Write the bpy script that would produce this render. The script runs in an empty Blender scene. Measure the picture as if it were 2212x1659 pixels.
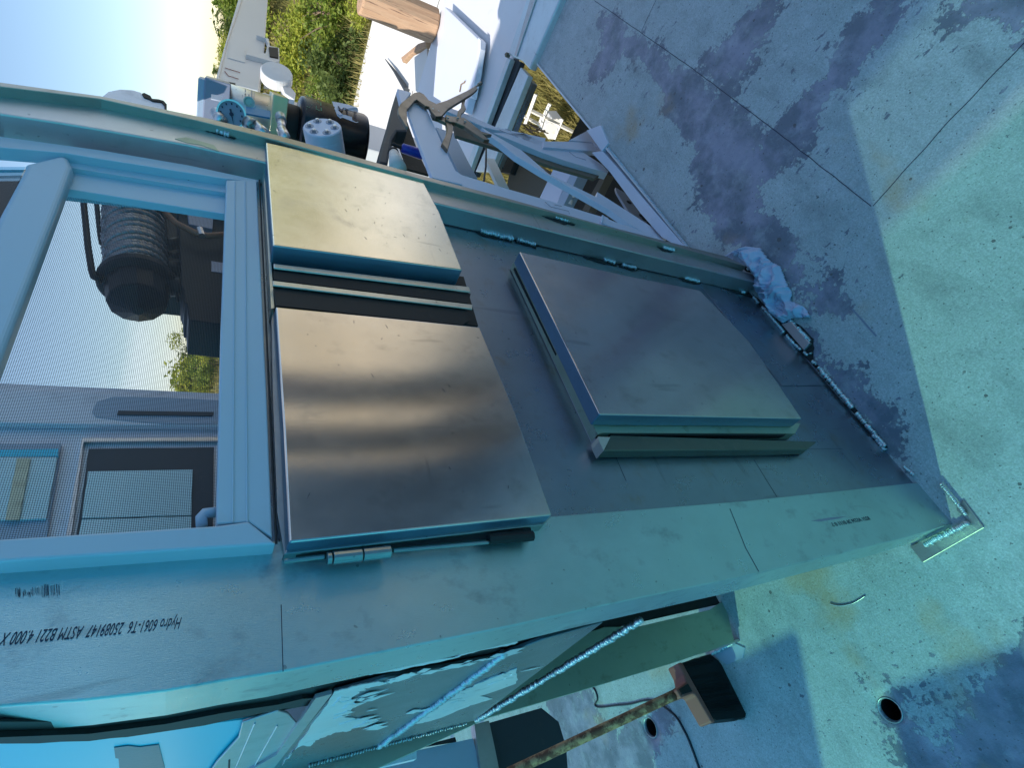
import bpy, bmesh, math, random
import numpy as np
from mathutils import Vector, Matrix, noise as mnoise
random.seed(7)
S = bpy.context.scene
R = math.radians

# ------------------------------------------------------------------ camera
FPX, CXP, CYP = 1153.0, 1106.0, 829.5          # focal length and centre in units of a 2212 px wide picture
Dn = Vector((1984, 128, 1153)).normalized()      # world down, in camera axes (right, down, forward)
Hx = Vector((-576, -1460, 1153)); Hx = (Hx - Dn * Hx.dot(Dn)).normalized()   # world +x
Wy = -Dn.cross(Hx)                               # world +y (into the wall)
CAM = Vector((0, 0, 1.32))
cam = bpy.data.cameras.new('camera'); camo = bpy.data.objects.new('camera', cam); S.collection.objects.link(camo)
right = Vector((Hx[0], Wy[0], -Dn[0])); down = Vector((Hx[1], Wy[1], -Dn[1])); fwd = Vector((Hx[2], Wy[2], -Dn[2]))
camo.matrix_world = Matrix((( right.x, -down.x, -fwd.x, CAM.x), (right.y, -down.y, -fwd.y, CAM.y), (right.z, -down.z, -fwd.z, CAM.z), (0, 0, 0, 1)))
cam.sensor_fit = 'HORIZONTAL'; cam.sensor_width = 36; cam.lens = 36 * FPX / 2212
cam.clip_start = 0.02; cam.clip_end = 500
S.camera = camo
S.render.resolution_x = 1024; S.render.resolution_y = 769

# ------------------------------------------------------------------ sky, sun, exposure
SUN = Vector((-0.63, 0.325, 0.66)).normalized()
W = bpy.data.worlds.new("World"); S.world = W; W.use_nodes = True
nt = W.node_tree; nt.nodes.clear()
wo = nt.nodes.new('ShaderNodeOutputWorld'); bg = nt.nodes.new('ShaderNodeBackground'); sky = nt.nodes.new('ShaderNodeTexSky')
sky.sky_type = 'NISHITA'; sky.sun_disc = False
sky.sun_elevation = math.asin(SUN.z); sky.sun_rotation = math.atan2(SUN.x, SUN.y)
sky.altitude = 0; sky.air_density = 1.15; sky.dust_density = 0.25; sky.ozone_density = 3
tc = nt.nodes.new('ShaderNodeTexCoord'); mp = nt.nodes.new('ShaderNodeMapping'); mp.inputs['Scale'].default_value = (1.2, 2.2, 4.5)
nz = nt.nodes.new('ShaderNodeTexNoise'); nz.inputs['Scale'].default_value = 1.6; nz.inputs['Detail'].default_value = 5; nz.inputs['Roughness'].default_value = 0.45
cr = nt.nodes.new('ShaderNodeValToRGB'); cr.color_ramp.elements[0].position = .48; cr.color_ramp.elements[1].position = .68
cr.color_ramp.elements[1].color = (.55, .55, .55, 1)
mx = nt.nodes.new('ShaderNodeMixRGB'); mx.inputs[2].default_value = (6.5, 7.2, 8.0, 1)
L = nt.links.new
L(tc.outputs['Generated'], mp.inputs[0]); L(mp.outputs[0], nz.inputs[0]); L(nz.outputs[0], cr.inputs[0]); L(cr.outputs[0], mx.inputs[0])
L(sky.outputs[0], mx.inputs[1]); L(mx.outputs[0], bg.inputs[0]); L(bg.outputs[0], wo.inputs[0])
bg.inputs[1].default_value = 0.13
sl = bpy.data.lights.new('sun', 'SUN'); sl.energy = 4.2; sl.angle = R(0.6); sl.color = (1, .95, .86)
so = bpy.data.objects.new('sun', sl); S.collection.objects.link(so); so.rotation_euler = SUN.to_track_quat('Z', 'Y').to_euler()
S.view_settings.view_transform = 'Standard'; S.view_settings.look = 'None'; S.view_settings.exposure = 0.45; S.view_settings.gamma = 1
S.render.engine = 'CYCLES'
S.cycles.max_bounces = 8; S.cycles.transparent_max_bounces = 12; S.cycles.sample_clamp_indirect = 6

# ------------------------------------------------------------------ picture-unit helpers (enlargements I measured on)
CROPS = {'A': (0, 0, .27174), 'B': (429.3, 0, .23291), 'C': (772.8, 0, .23291), 'D': (0, 343.5, .27174), 'E': (0, 772.8, .27174),
         'F': (0, 1202.2, .27535), 'G': (515.2, 1202.2, .27535), 'h': (1030.4, 1202.2, .27535), 'I': (1610.9, 1030.4, .379),
         'J': (815.8, 171.7, .2135), 'K': (1116.3, 128.8, .1941), 'L': (515.2, 257.6, .27174), 'M': (515.2, 601.1, .36232),
         'N': (1030.4, 472.3, .3882), 'O': (1202.2, 0, .4565), 'Q': (1545.7, 515.2, .27174), 'R': (987.5, 283.4, .2329),
         'T': (0, 1270.9, .19410), 'U': (618.3, 171.7, .09317), 'V': (429.3, 154.6, .09317), 'X': (1717.4, 1064.8, .09317), '': (0, 0, 1)}
def px(s, pts):
    a, b, k = CROPS[s]; return [(a + u * k, b + v * k) for u, v in pts]
AX = {'x': 0, 'y': 1, 'z': 2}
def bp(p, ax, val):
    r = Vector(((p[0] - CXP) / FPX, (p[1] - CYP) / FPX, 1.0))
    w = Vector((r.dot(Hx), r.dot(Wy), -r.dot(Dn))); a = AX[ax]
    return CAM + w * ((val - CAM[a]) / w[a])
def bps(pts, ax, val): return [bp(p, ax, val) for p in pts]

# ------------------------------------------------------------------ node materials
def newmat(name):
    m = bpy.data.materials.new(name); m.use_nodes = True
    return m, m.node_tree, m.node_tree.nodes['Principled BSDF']
def N(nt, t, **k):
    n = nt.nodes.new(t)
    for a, b in k.items(): setattr(n, a, b)
    return n
def noisen(nt, vec, scale, detail=4, rough=.55, stretch=None, off=(0, 0, 0)):
    if stretch or off != (0, 0, 0):
        mpn = N(nt, 'ShaderNodeMapping'); mpn.inputs['Scale'].default_value = stretch or (1, 1, 1); mpn.inputs['Location'].default_value = off
        nt.links.new(vec, mpn.inputs[0]); vec = mpn.outputs[0]
    n = N(nt, 'ShaderNodeTexNoise'); n.inputs['Scale'].default_value = scale; n.inputs['Detail'].default_value = detail; n.inputs['Roughness'].default_value = rough
    nt.links.new(vec, n.inputs[0]); return n.outputs[0]
def ramp(nt, v, a, b, ca=(0, 0, 0, 1), cb=(1, 1, 1, 1)):
    c = N(nt, 'ShaderNodeValToRGB'); e = c.color_ramp.elements; e[0].position = a; e[1].position = b; e[0].color = ca; e[1].color = cb
    nt.links.new(v, c.inputs[0]); return c.outputs[0]
def mixc(nt, f, a, b, mode='MIX'):
    m = N(nt, 'ShaderNodeMixRGB', blend_type=mode)
    for i, s in ((0, f), (1, a), (2, b)):
        if hasattr(s, 'links'): nt.links.new(s, m.inputs[i])
        elif i == 0: m.inputs[0].default_value = s
        else: m.inputs[i].default_value = tuple(s) + (1,) if len(s) == 3 else s
    return m.outputs[0]
def math_(nt, op, a, b=None):
    m = N(nt, 'ShaderNodeMath', operation=op)
    for i, s in ((0, a), (1, b)):
        if s is None: continue
        if hasattr(s, 'links'): nt.links.new(s, m.inputs[i])
        else: m.inputs[i].default_value = s
    return m.outputs[0]
def bump(nt, p, h, strength, dist=.002):
    b = N(nt, 'ShaderNodeBump'); b.inputs['Strength'].default_value = strength; b.inputs['Distance'].default_value = dist
    nt.links.new(h, b.inputs['Height']); nt.links.new(b.outputs[0], p.inputs['Normal'])

def metal(name, col, rough=.38, met=.85, dirt=.25, dirtcol=(.25, .23, .2), stretch=(1, 1, 1), bmp=.15, scr=.5, seed=0, blot=1.0, aniso=0):
    m, nt, p = newmat(name); g = N(nt, 'ShaderNodeTexCoord').outputs['Object']; o = (seed * 3.1, seed * 1.7, seed)
    big = noisen(nt, g, 3.5 * blot, 5, .6, off=o); mid = noisen(nt, g, 22, 6, .65, tuple(1 + (x - 1) * .08 for x in stretch), o); fine = noisen(nt, g, 420, 3, .6, stretch, o)
    c = mixc(nt, ramp(nt, big, .42, .66), col, tuple(x * .86 for x in col))
    c = mixc(nt, math_(nt, 'MULTIPLY', ramp(nt, mid, .55, .74), dirt), c, dirtcol)
    # faint rubbed marks, fine scratches and rare specks
    rub = noisen(nt, g, 7, 7, .72, (1.3, 1.3, .8), (o[0] + 4, 1, 2)); c = mixc(nt, math_(nt, 'MULTIPLY', ramp(nt, rub, .50, .66), .30), c, tuple(min(1, x * 1.18) for x in col))
    sc1 = noisen(nt, g, 55, 2, .5, (1, 1, .10), (o[0] + 9, 2, 5)); sc2 = noisen(nt, g, 48, 2, .5, (.12, 1, 1), (o[0] + 2, 8, 5))
    sc = math_(nt, 'MAXIMUM', ramp(nt, sc1, .70, .74), ramp(nt, sc2, .71, .75))
    c = mixc(nt, math_(nt, 'MULTIPLY', sc, .45 * scr), c, (.10, .10, .11))
    sp = noisen(nt, g, 130, 1, .3, off=(o[0], 5, 1)); c = mixc(nt, math_(nt, 'MULTIPLY', ramp(nt, sp, .77, .79), .8 * scr), c, (.05, .05, .06))
    nt.links.new(c, p.inputs['Base Color']); p.inputs['Metallic'].default_value = met
    r = math_(nt, 'ADD', math_(nt, 'MULTIPLY', math_(nt, 'SUBTRACT', mid, .5), rough * .7), rough)
    nt.links.new(math_(nt, 'ADD', r, math_(nt, 'MULTIPLY', math_(nt, 'SUBTRACT', rub, .5), rough * .5)), p.inputs['Roughness'])
    if aniso:
        p.inputs['Anisotropic'].default_value = aniso; cx_ = N(nt, 'ShaderNodeCombineXYZ'); cx_.inputs[2].default_value = 1; nt.links.new(cx_.outputs[0], p.inputs['Tangent'])
    bump(nt, p, fine, bmp, .0015)
    return m
def paint(name, col, rough=.5, var=.15, dirt=.2, dirtcol=(.2, .16, .12), met=0, bmp=.1, sc=12, spec=.5, thr=.6):
    m, nt, p = newmat(name); g = N(nt, 'ShaderNodeTexCoord').outputs['Object']
    a = noisen(nt, g, sc * .3, 4); b = noisen(nt, g, sc, 7, .68); f = noisen(nt, g, sc * 20, 3)
    c = mixc(nt, a, tuple(min(1, x * (1 + var)) for x in col), tuple(x * (1 - var) for x in col))
    c = mixc(nt, math_(nt, 'MULTIPLY', ramp(nt, b, thr, thr + .12), dirt), c, dirtcol)
    nt.links.new(c, p.inputs['Base Color']); p.inputs['Roughness'].default_value = rough; p.inputs['Metallic'].default_value = met
    p.inputs['Specular IOR Level'].default_value = spec
    bump(nt, p, f, bmp, .003); return m

M = {}
M['alu_post'] = metal('mill_aluminium_post', (.46, .62, .62), .31, .9, .5, dirtcol=(.16, .18, .22), stretch=(6, 6, .35), bmp=.25, seed=1)
M['alu_sheet'] = metal('mill_aluminium_sheet', (.28, .32, .38), .30, .9, .7, seed=2, bmp=.2)
M['alu_jamb'] = metal('aluminium_jamb', (.52, .51, .52), .36, .85, .35, stretch=(5, 5, .4), seed=3)
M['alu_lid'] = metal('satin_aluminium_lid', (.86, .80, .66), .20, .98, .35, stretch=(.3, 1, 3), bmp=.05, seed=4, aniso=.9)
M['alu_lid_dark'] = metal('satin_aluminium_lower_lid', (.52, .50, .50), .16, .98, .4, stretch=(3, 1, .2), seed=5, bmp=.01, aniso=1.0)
M['alu_lip'] = metal('aluminium_lip', (.6, .6, .54), .35, .9, .3, seed=6)
M['alu_olive'] = metal('dull_aluminium_channel', (.42, .48, .38), .45, .75, .5, dirtcol=(.18, .15, .08), stretch=(4, 4, .6), seed=7)
M['alu_angle'] = metal('grey_aluminium_angle', (.40, .38, .34), .38, .85, .4, seed=31)
M['frame_dark'] = metal('dull_dark_frame_metal', (.13, .15, .13), .4, .85, .5, seed=33)
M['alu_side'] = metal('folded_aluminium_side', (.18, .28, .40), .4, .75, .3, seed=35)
M['boardgrey'] = paint('slate_grey_board', (.16, .19, .24), .7)
M['boarddark'] = paint('dark_grey_board', (.11, .11, .12), .7)
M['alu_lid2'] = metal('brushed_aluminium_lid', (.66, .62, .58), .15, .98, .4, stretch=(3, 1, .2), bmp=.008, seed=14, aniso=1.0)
M['panel_dark'] = metal('dark_smeared_aluminium', (.17, .22, .25), .3, .9, .5, stretch=(1, 6, 1), seed=41)
M['black'] = paint('black_rubber', (.008, .008, .009), .6, dirt=.1, bmp=.05)  # also stands in for shade in gaps, drains and the cabin inside
M['soot'] = paint('weld_soot', (.02, .02, .022), .85, dirt=.2)
M['hinge'] = metal('steel_hinge', (.32, .38, .38), .35, .95, .4, seed=8)
M['bead'] = metal('bright_weld_bead', (.60, .64, .68), .38, .9, .8, dirtcol=(.1, .1, .1), seed=9, bmp=.3)
M['vinyl'] = paint('pale_window_frame', (.43, .53, .62), .35, .05, .12, (.25, .25, .25), bmp=.02)
M['frame_white'] = paint('white_rack_paint', (.60, .61, .72), .42, .05, .25, (.3, .26, .25), bmp=.03, sc=20, thr=.62)
M['hullwhite'] = paint('white_gelcoat', (.70, .68, .70), .3, .04, .3, (.4, .36, .34), bmp=.02, sc=3)
M['slab'] = paint('pale_concrete', (.80, .76, .70), .7, .06, .3, (.5, .45, .4), sc=1.5)
M['crane'] = paint('white_crane_paint', (.62, .61, .60), .45, .05, .5, (.35, .15, .07), bmp=.05, sc=9, thr=.66)
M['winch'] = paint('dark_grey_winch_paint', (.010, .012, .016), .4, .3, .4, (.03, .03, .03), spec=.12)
M['rope'] = metal('greased_wire_rope', (.26, .25, .25), .4, .8, .5, dirtcol=(.03, .03, .03), seed=10)
M['silver'] = metal('machined_silver', (.62, .62, .60), .3, .95, .15, seed=11)
M['brassy'] = metal('yellow_zinc_block', (.72, .62, .38), .35, .8, .1, seed=12)
M['motor'] = paint('gloss_black_motor', (.006, .006, .008), .25, .1, .05)
M['label'] = paint('pale_label', (.55, .58, .68), .4, .03, .05)
M['bluelabel'] = paint('blue_label', (.03, .22, .42), .4, .05, .05)
M['greenprint'] = paint('green_print', (.05, .22, .12), .5, .05, .0)
M['ink'] = paint('black_ink', (.012, .018, .05), .6, .1, 0)
M['greyface'] = paint('grey_dial', (.22, .24, .32), .3, .05, .05)
M['clamp'] = metal('tarnished_clamp_steel', (.20, .17, .13), .4, .85, .5, dirtcol=(.07, .06, .04), seed=13)
M['wood'] = None
M['cloth'] = paint('blue_rag_cotton', (.42, .48, .64), .9, .1, .15, (.18, .2, .3), bmp=.3, sc=40)
M['brushred'] = paint('red_brown_brush_block', (.30, .09, .07), .6, .15, .3, (.08, .04, .03))
M['bristle'] = paint('black_bristle', (.006, .006, .007), .8, 0.1, 0)
M['rust'] = paint('rusty_painted_handle', (.42, .24, .12), .6, .2, .95, (.12, .035, .015), sc=38, thr=.44, bmp=.3)
M['bluetool'] = paint('blue_plastic_tool', (.01, .03, .35), .3, .1, .1)
M['brown'] = paint('brown_board', (.15, .12, .09), .8, .1, .2, (.06, .05, .04), sc=6)
M['darkbrown'] = paint('dark_brown_recess', (.035, .028, .02), .8, .2, .2)
M['darkplate'] = paint('dark_grey_plate', (.035, .042, .05), .6, .1, .2)
M['bluebox'] = paint('pale_blue_box', (.34, .42, .52), .5, .06, .15)
M['hose'] = paint('orange_hose', (.22, .09, .04), .5, .1, .2)
M['wire'] = paint('screen_wire', (.03, .035, .045), .5, .05, 0)
M['cable'] = paint('thin_dark_cable', (.01, .015, .03), .5, 0.1, 0)
M['backwall'] = paint('pale_cabin_panel', (.74, .74, .80), .4, .08, .35, (.35, .34, .38), sc=9, thr=.55)
M['paneglass'] = paint('pale_reflecting_pane', (.52, .70, .72), .15, .15, .3, (.85, .9, .9), sc=4, thr=.5)  # bright reflection is put into the pane colour
M['plate'] = paint('white_angular_plate', (.66, .68, .78), .4, .04, .15, (.45, .4, .4), sc=10)
M['rail'] = metal('pale_rail_extrusion', (.62, .70, .74), .35, .6, .2, stretch=(4, .5, 4), seed=16)
M['film'] = paint('cyan_protective_film', (.03, .56, .74), .35, .1, .1, (.02, .2, .4), bmp=.02, sc=4)  # cyan tarp light on the pane is put into the colour
M['filmdark'] = paint('dark_teal_tape', (.02, .12, .18), .4)

def wood():
    m, nt, p = newmat('weathered_timber'); g = N(nt, 'ShaderNodeTexCoord').outputs['Object']
    a = noisen(nt, g, 7, 6, .7, (6, 6, .5)); b = noisen(nt, g, 9, 5, .7, (5, 5, .25))
    c = mixc(nt, a, (.33, .17, .09), (.62, .42, .27)); c = mixc(nt, ramp(nt, b, .56, .64), c, (.12, .06, .04))
    nt.links.new(c, p.inputs['Base Color']); p.inputs['Roughness'].default_value = .8; bump(nt, p, b, .5, .01); return m
M['wood'] = wood()
def leafmat(name, a, b, tr=.35):
    m, nt, p = newmat(name)
    oi = N(nt, 'ShaderNodeTexCoord').outputs['Object']; n = noisen(nt, oi, 3.3, 3, .7); n2 = noisen(nt, oi, 23, 2, .6)
    c = mixc(nt, ramp(nt, mixc(nt, .5, n, n2), .4, .6), a, b)
    nt.links.new(c, p.inputs['Base Color']); p.inputs['Roughness'].default_value = .6; p.inputs['Specular IOR Level'].default_value = .3
    t = N(nt, 'ShaderNodeBsdfTranslucent'); nt.links.new(c, t.inputs[0]); mi = N(nt, 'ShaderNodeMixShader'); mi.inputs[0].default_value = tr
    nt.links.new(p.outputs[0], mi.inputs[1]); nt.links.new(t.outputs[0], mi.inputs[2]); nt.links.new(mi.outputs[0], nt.nodes['Material Output'].inputs[0]); return m
M['leafA'] = leafmat('green_leaves', (.09, .17, .02), (.32, .36, .06))
M['leafB'] = leafmat('yellow_green_leaves', (.20, .27, .03), (.48, .47, .07))
M['leafC'] = leafmat('dark_leaves', (.05, .09, .02), (.16, .2, .05))
M['grass'] = leafmat('dry_grass', (.22, .21, .06), (.40, .33, .12))
M['twig'] = paint('dry_twig', (.22, .15, .10), .9)
M['bank'] = paint('bank_soil', (.20, .18, .07), .95, .3, .8, (.10, .12, .03), sc=2.5, thr=.45, bmp=.8)
M['ground'] = paint('yard_ground', (.30, .27, .18), .95, .2, .5, (.15, .16, .06), sc=.6)
def glass():
    m, nt, p = newmat('window_glass'); nt.nodes.remove(p)
    gl = N(nt, 'ShaderNodeBsdfGlossy'); gl.inputs['Roughness'].default_value = .02; tr = N(nt, 'ShaderNodeBsdfTransparent'); tr.inputs[0].default_value = (.72, .86, .92, 1)
    fr = N(nt, 'ShaderNodeFresnel'); fr.inputs[0].default_value = 1.5; mi = N(nt, 'ShaderNodeMixShader')
    nt.links.new(fr.outputs[0], mi.inputs[0]); nt.links.new(tr.outputs[0], mi.inputs[1]); nt.links.new(gl.outputs[0], mi.inputs[2]); nt.links.new(mi.outputs[0], nt.nodes['Material Output'].inputs[0]); return m
M['glass'] = glass()
def tarp(name, trans, tl, op, fold=True, k=(.25, .55)):
    # k: share of see-through light, share of scattered light
    m, nt, p = newmat(name); nt.nodes.remove(p)
    g = N(nt, 'ShaderNodeTexCoord').outputs['Object']
    n = noisen(nt, g, 1.3, 3, .5); c = mixc(nt, n, tl, tuple(x * .8 for x in tl))
    a = N(nt, 'ShaderNodeBsdfTransparent'); a.inputs[0].default_value = trans + (1,)
    b = N(nt, 'ShaderNodeBsdfTranslucent'); nt.links.new(c, b.inputs[0])
    d = N(nt, 'ShaderNodeBsdfDiffuse'); d.inputs[0].default_value = op + (1,)
    m1 = N(nt, 'ShaderNodeMixShader'); m1.inputs[0].default_value = k[1]; nt.links.new(d.outputs[0], m1.inputs[1]); nt.links.new(b.outputs[0], m1.inputs[2])
    m2 = N(nt, 'ShaderNodeMixShader'); m2.inputs[0].default_value = k[0]; nt.links.new(m1.outputs[0], m2.inputs[1]); nt.links.new(a.outputs[0], m2.inputs[2])
    nt.links.new(m2.outputs[0], nt.nodes['Material Output'].inputs[0]); return m
M['tarpside'] = tarp('blue_tarp_side', (.36, .95, .60), (.03, .55, .92), (.08, .40, .62), k=(.37, .78))
M['tarpmid'] = tarp('blue_tarp_overlap', (.45, .90, .80), (.10, .62, .95), (.08, .40, .62), k=(.20, .75))
M['tarpback'] = tarp('blue_tarp_back', (.2, .6, .8), (.06, .52, .98), (.05, .34, .7), k=(.02, .7))
M['tarproof'] = tarp('pale_tarp_roof', (.2, .6, .8), (.14, .46, .85), (.22, .42, .68), k=(.0, .6))

# ------------------------------------------------------------------ object helpers
COL = S.collection
def tag(o, label=None, cat=None, group=None, kind=None):
    if label: o['label'] = label
    if cat: o['category'] = cat
    if group: o['group'] = group
    if kind: o['kind'] = kind
    return o
def thing(name, label, cat, loc=(0, 0, 0), group=None):
    o = bpy.data.objects.new(name, None); COL.objects.link(o); o.location = loc; o.empty_display_size = .1
    return tag(o, label, cat, group)
def wloc(o):
    v = Vector((0, 0, 0))
    while o: v += Vector(o.location); o = o.parent
    return v
def add(name, bm, mat, parent=None, smooth=False, bevel=0, seg=2):
    off = wloc(parent) if parent else Vector((0, 0, 0))
    if off.length > 0: bmesh.ops.translate(bm, verts=bm.verts, vec=-off)
    me = bpy.data.meshes.new(name); bm.to_mesh(me); bm.free(); me.materials.append(M[mat] if isinstance(mat, str) else mat)
    o = bpy.data.objects.new(name, me); COL.objects.link(o)
    if parent: o.parent = parent
    if smooth:
        for f in me.polygons: f.use_smooth = True
    if bevel:
        b = o.modifiers.new('bevel', 'BEVEL'); b.width = bevel; b.segments = seg; b.limit_method = 'ANGLE'; b.angle_limit = R(40)
    return o
def prism(bm, pts, vec):
    vec = Vector(vec); a = [bm.verts.new(p) for p in pts]; b = [bm.verts.new(Vector(p) + vec) for p in pts]; n = len(pts)
    f1 = bm.faces.new(a); f2 = bm.faces.new(b[::-1])
    for i in range(n): bm.faces.new((a[i], b[i], b[(i + 1) % n], a[(i + 1) % n]))
    return bm
def fixn(bm): bmesh.ops.recalc_face_normals(bm, faces=bm.faces); return bm
def slab(crop, pts, ax, val, thick, bm=None):
    bm = bm or bmesh.new(); v = Vector((0, 0, 0)); v[AX[ax]] = thick
    prism(bm, bps(px(crop, pts), ax, val), v); return fixn(bm)
def box(x0, x1, y0, y1, z0, z1, bm=None):
    bm = bm or bmesh.new(); prism(bm, [(x0, y0, z0), (x1, y0, z0), (x1, y1, z0), (x0, y1, z0)], (0, 0, z1 - z0)); return fixn(bm)
def tube(bm, pts, r, n=10, caps=True):
    pts = [Vector(p) for p in pts]; rr = r if isinstance(r, (list, tuple)) else [r] * len(pts); rings = []
    t0 = (pts[1] - pts[0]).normalized(); up = Vector((0, 0, 1)) if abs(t0.z) < .9 else Vector((1, 0, 0)); u = t0.cross(up).normalized()
    for i, p in enumerate(pts):
        t = (pts[min(i + 1, len(pts) - 1)] - pts[max(i - 1, 0)]).normalized(); u = (u - t * u.dot(t)).normalized(); w = t.cross(u)
        rings.append([bm.verts.new(p + (u * math.cos(2 * math.pi * k / n) + w * math.sin(2 * math.pi * k / n)) * rr[i]) for k in range(n)])
    for a, b in zip(rings, rings[1:]):
        for k in range(n): bm.faces.new((a[k], a[(k + 1) % n], b[(k + 1) % n], b[k]))
    if caps: bm.faces.new(rings[0][::-1]); bm.faces.new(rings[-1])
    return fixn(bm)
def lathe(bm, c, axis, prof, n=32):
    axis = Vector(axis).normalized(); up = Vector((0, 0, 1)) if abs(axis.z) < .9 else Vector((1, 0, 0)); u = axis.cross(up).normalized(); w = axis.cross(u); c = Vector(c); rings = []
    for s, r in prof: rings.append([bm.verts.new(c + axis * s + (u * math.cos(2 * math.pi * k / n) + w * math.sin(2 * math.pi * k / n)) * max(r, 1e-4)) for k in range(n)])
    for a, b in zip(rings, rings[1:]):
        for k in range(n): bm.faces.new((a[k], a[(k + 1) % n], b[(k + 1) % n], b[k]))
    bm.faces.new(rings[0][::-1]); bm.faces.new(rings[-1]); return fixn(bm)
def weld(parent, a, b, r, name='weld_bead', n=None, mat='bead', out=(0, -1, 0)):
    """a stack-of-dimes weld bead from a to b"""
    a = Vector(a); b = Vector(b); d = b - a; Ln = d.length; n = n or max(3, int(Ln / (r * .42))); bm = bmesh.new(); t = d.normalized()
    for i in range(n):
        p = a + d * ((i + .5) / n) + Vector((random.uniform(-1, 1), random.uniform(-1, 1), random.uniform(-1, 1))) * r * .16
        q = t.to_track_quat('Z', 'Y').to_matrix().to_4x4()
        s = r * random.uniform(.62, .85)
        mtx = Matrix.Translation(p) @ q @ Matrix.Rotation(random.uniform(-.3, .3), 4, 'X') @ Matrix.Diagonal((s, s, s * random.uniform(.4, .6), 1))
        bmesh.ops.create_uvsphere(bm, u_segments=10, v_segments=6, radius=1, matrix=mtx)
    return add(name, bm, mat, parent, smooth=True)
def soot(parent, crop, pts, ax, val, thick=-.0012, name='soot_stain'):
    # ragged dark burn mark, a thin skin on the metal
    P_ = px(crop, pts); out = []
    for i in range(len(P_)):
        a = Vector(P_[i]); b = Vector(P_[(i + 1) % len(P_)])
        for k in range(8):
            q = a.lerp(b, k / 8); j = mnoise.noise(Vector((q.x * .15, q.y * .15, 3))) * 5
            out.append((q.x + j, q.y + j * .6))
    return add(name, slab('', out, ax, val, thick), 'soot', parent)
def text(name, s, size, mat, parent, origin, adv, upv, shear=0, sx=1.0, depth=.0002):
    cu = bpy.data.curves.new(name, 'FONT'); cu.body = s; cu.size = size; cu.extrude = depth; cu.shear = shear; cu.space_character = 1.05
    o = bpy.data.objects.new(name, cu); COL.objects.link(o)
    dg = bpy.context.evaluated_depsgraph_get(); me = bpy.data.meshes.new_from_object(o.evaluated_get(dg)); bpy.data.objects.remove(o)
    adv = Vector(adv).normalized(); upv = Vector(upv); upv = (upv - adv * upv.dot(adv)).normalized(); nn = adv.cross(upv)
    off = wloc(parent) if parent else Vector((0, 0, 0))
    mt = Matrix(((adv.x * sx, upv.x, nn.x, origin[0] - off.x), (adv.y * sx, upv.y, nn.y, origin[1] - off.y), (adv.z * sx, upv.z, nn.z, origin[2] - off.z), (0, 0, 0, 1)))
    me.transform(mt); me.materials.clear(); me.materials.append(M[mat]); me.name = name
    o2 = bpy.data.objects.new(name, me); COL.objects.link(o2); o2.parent = parent; return o2
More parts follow.
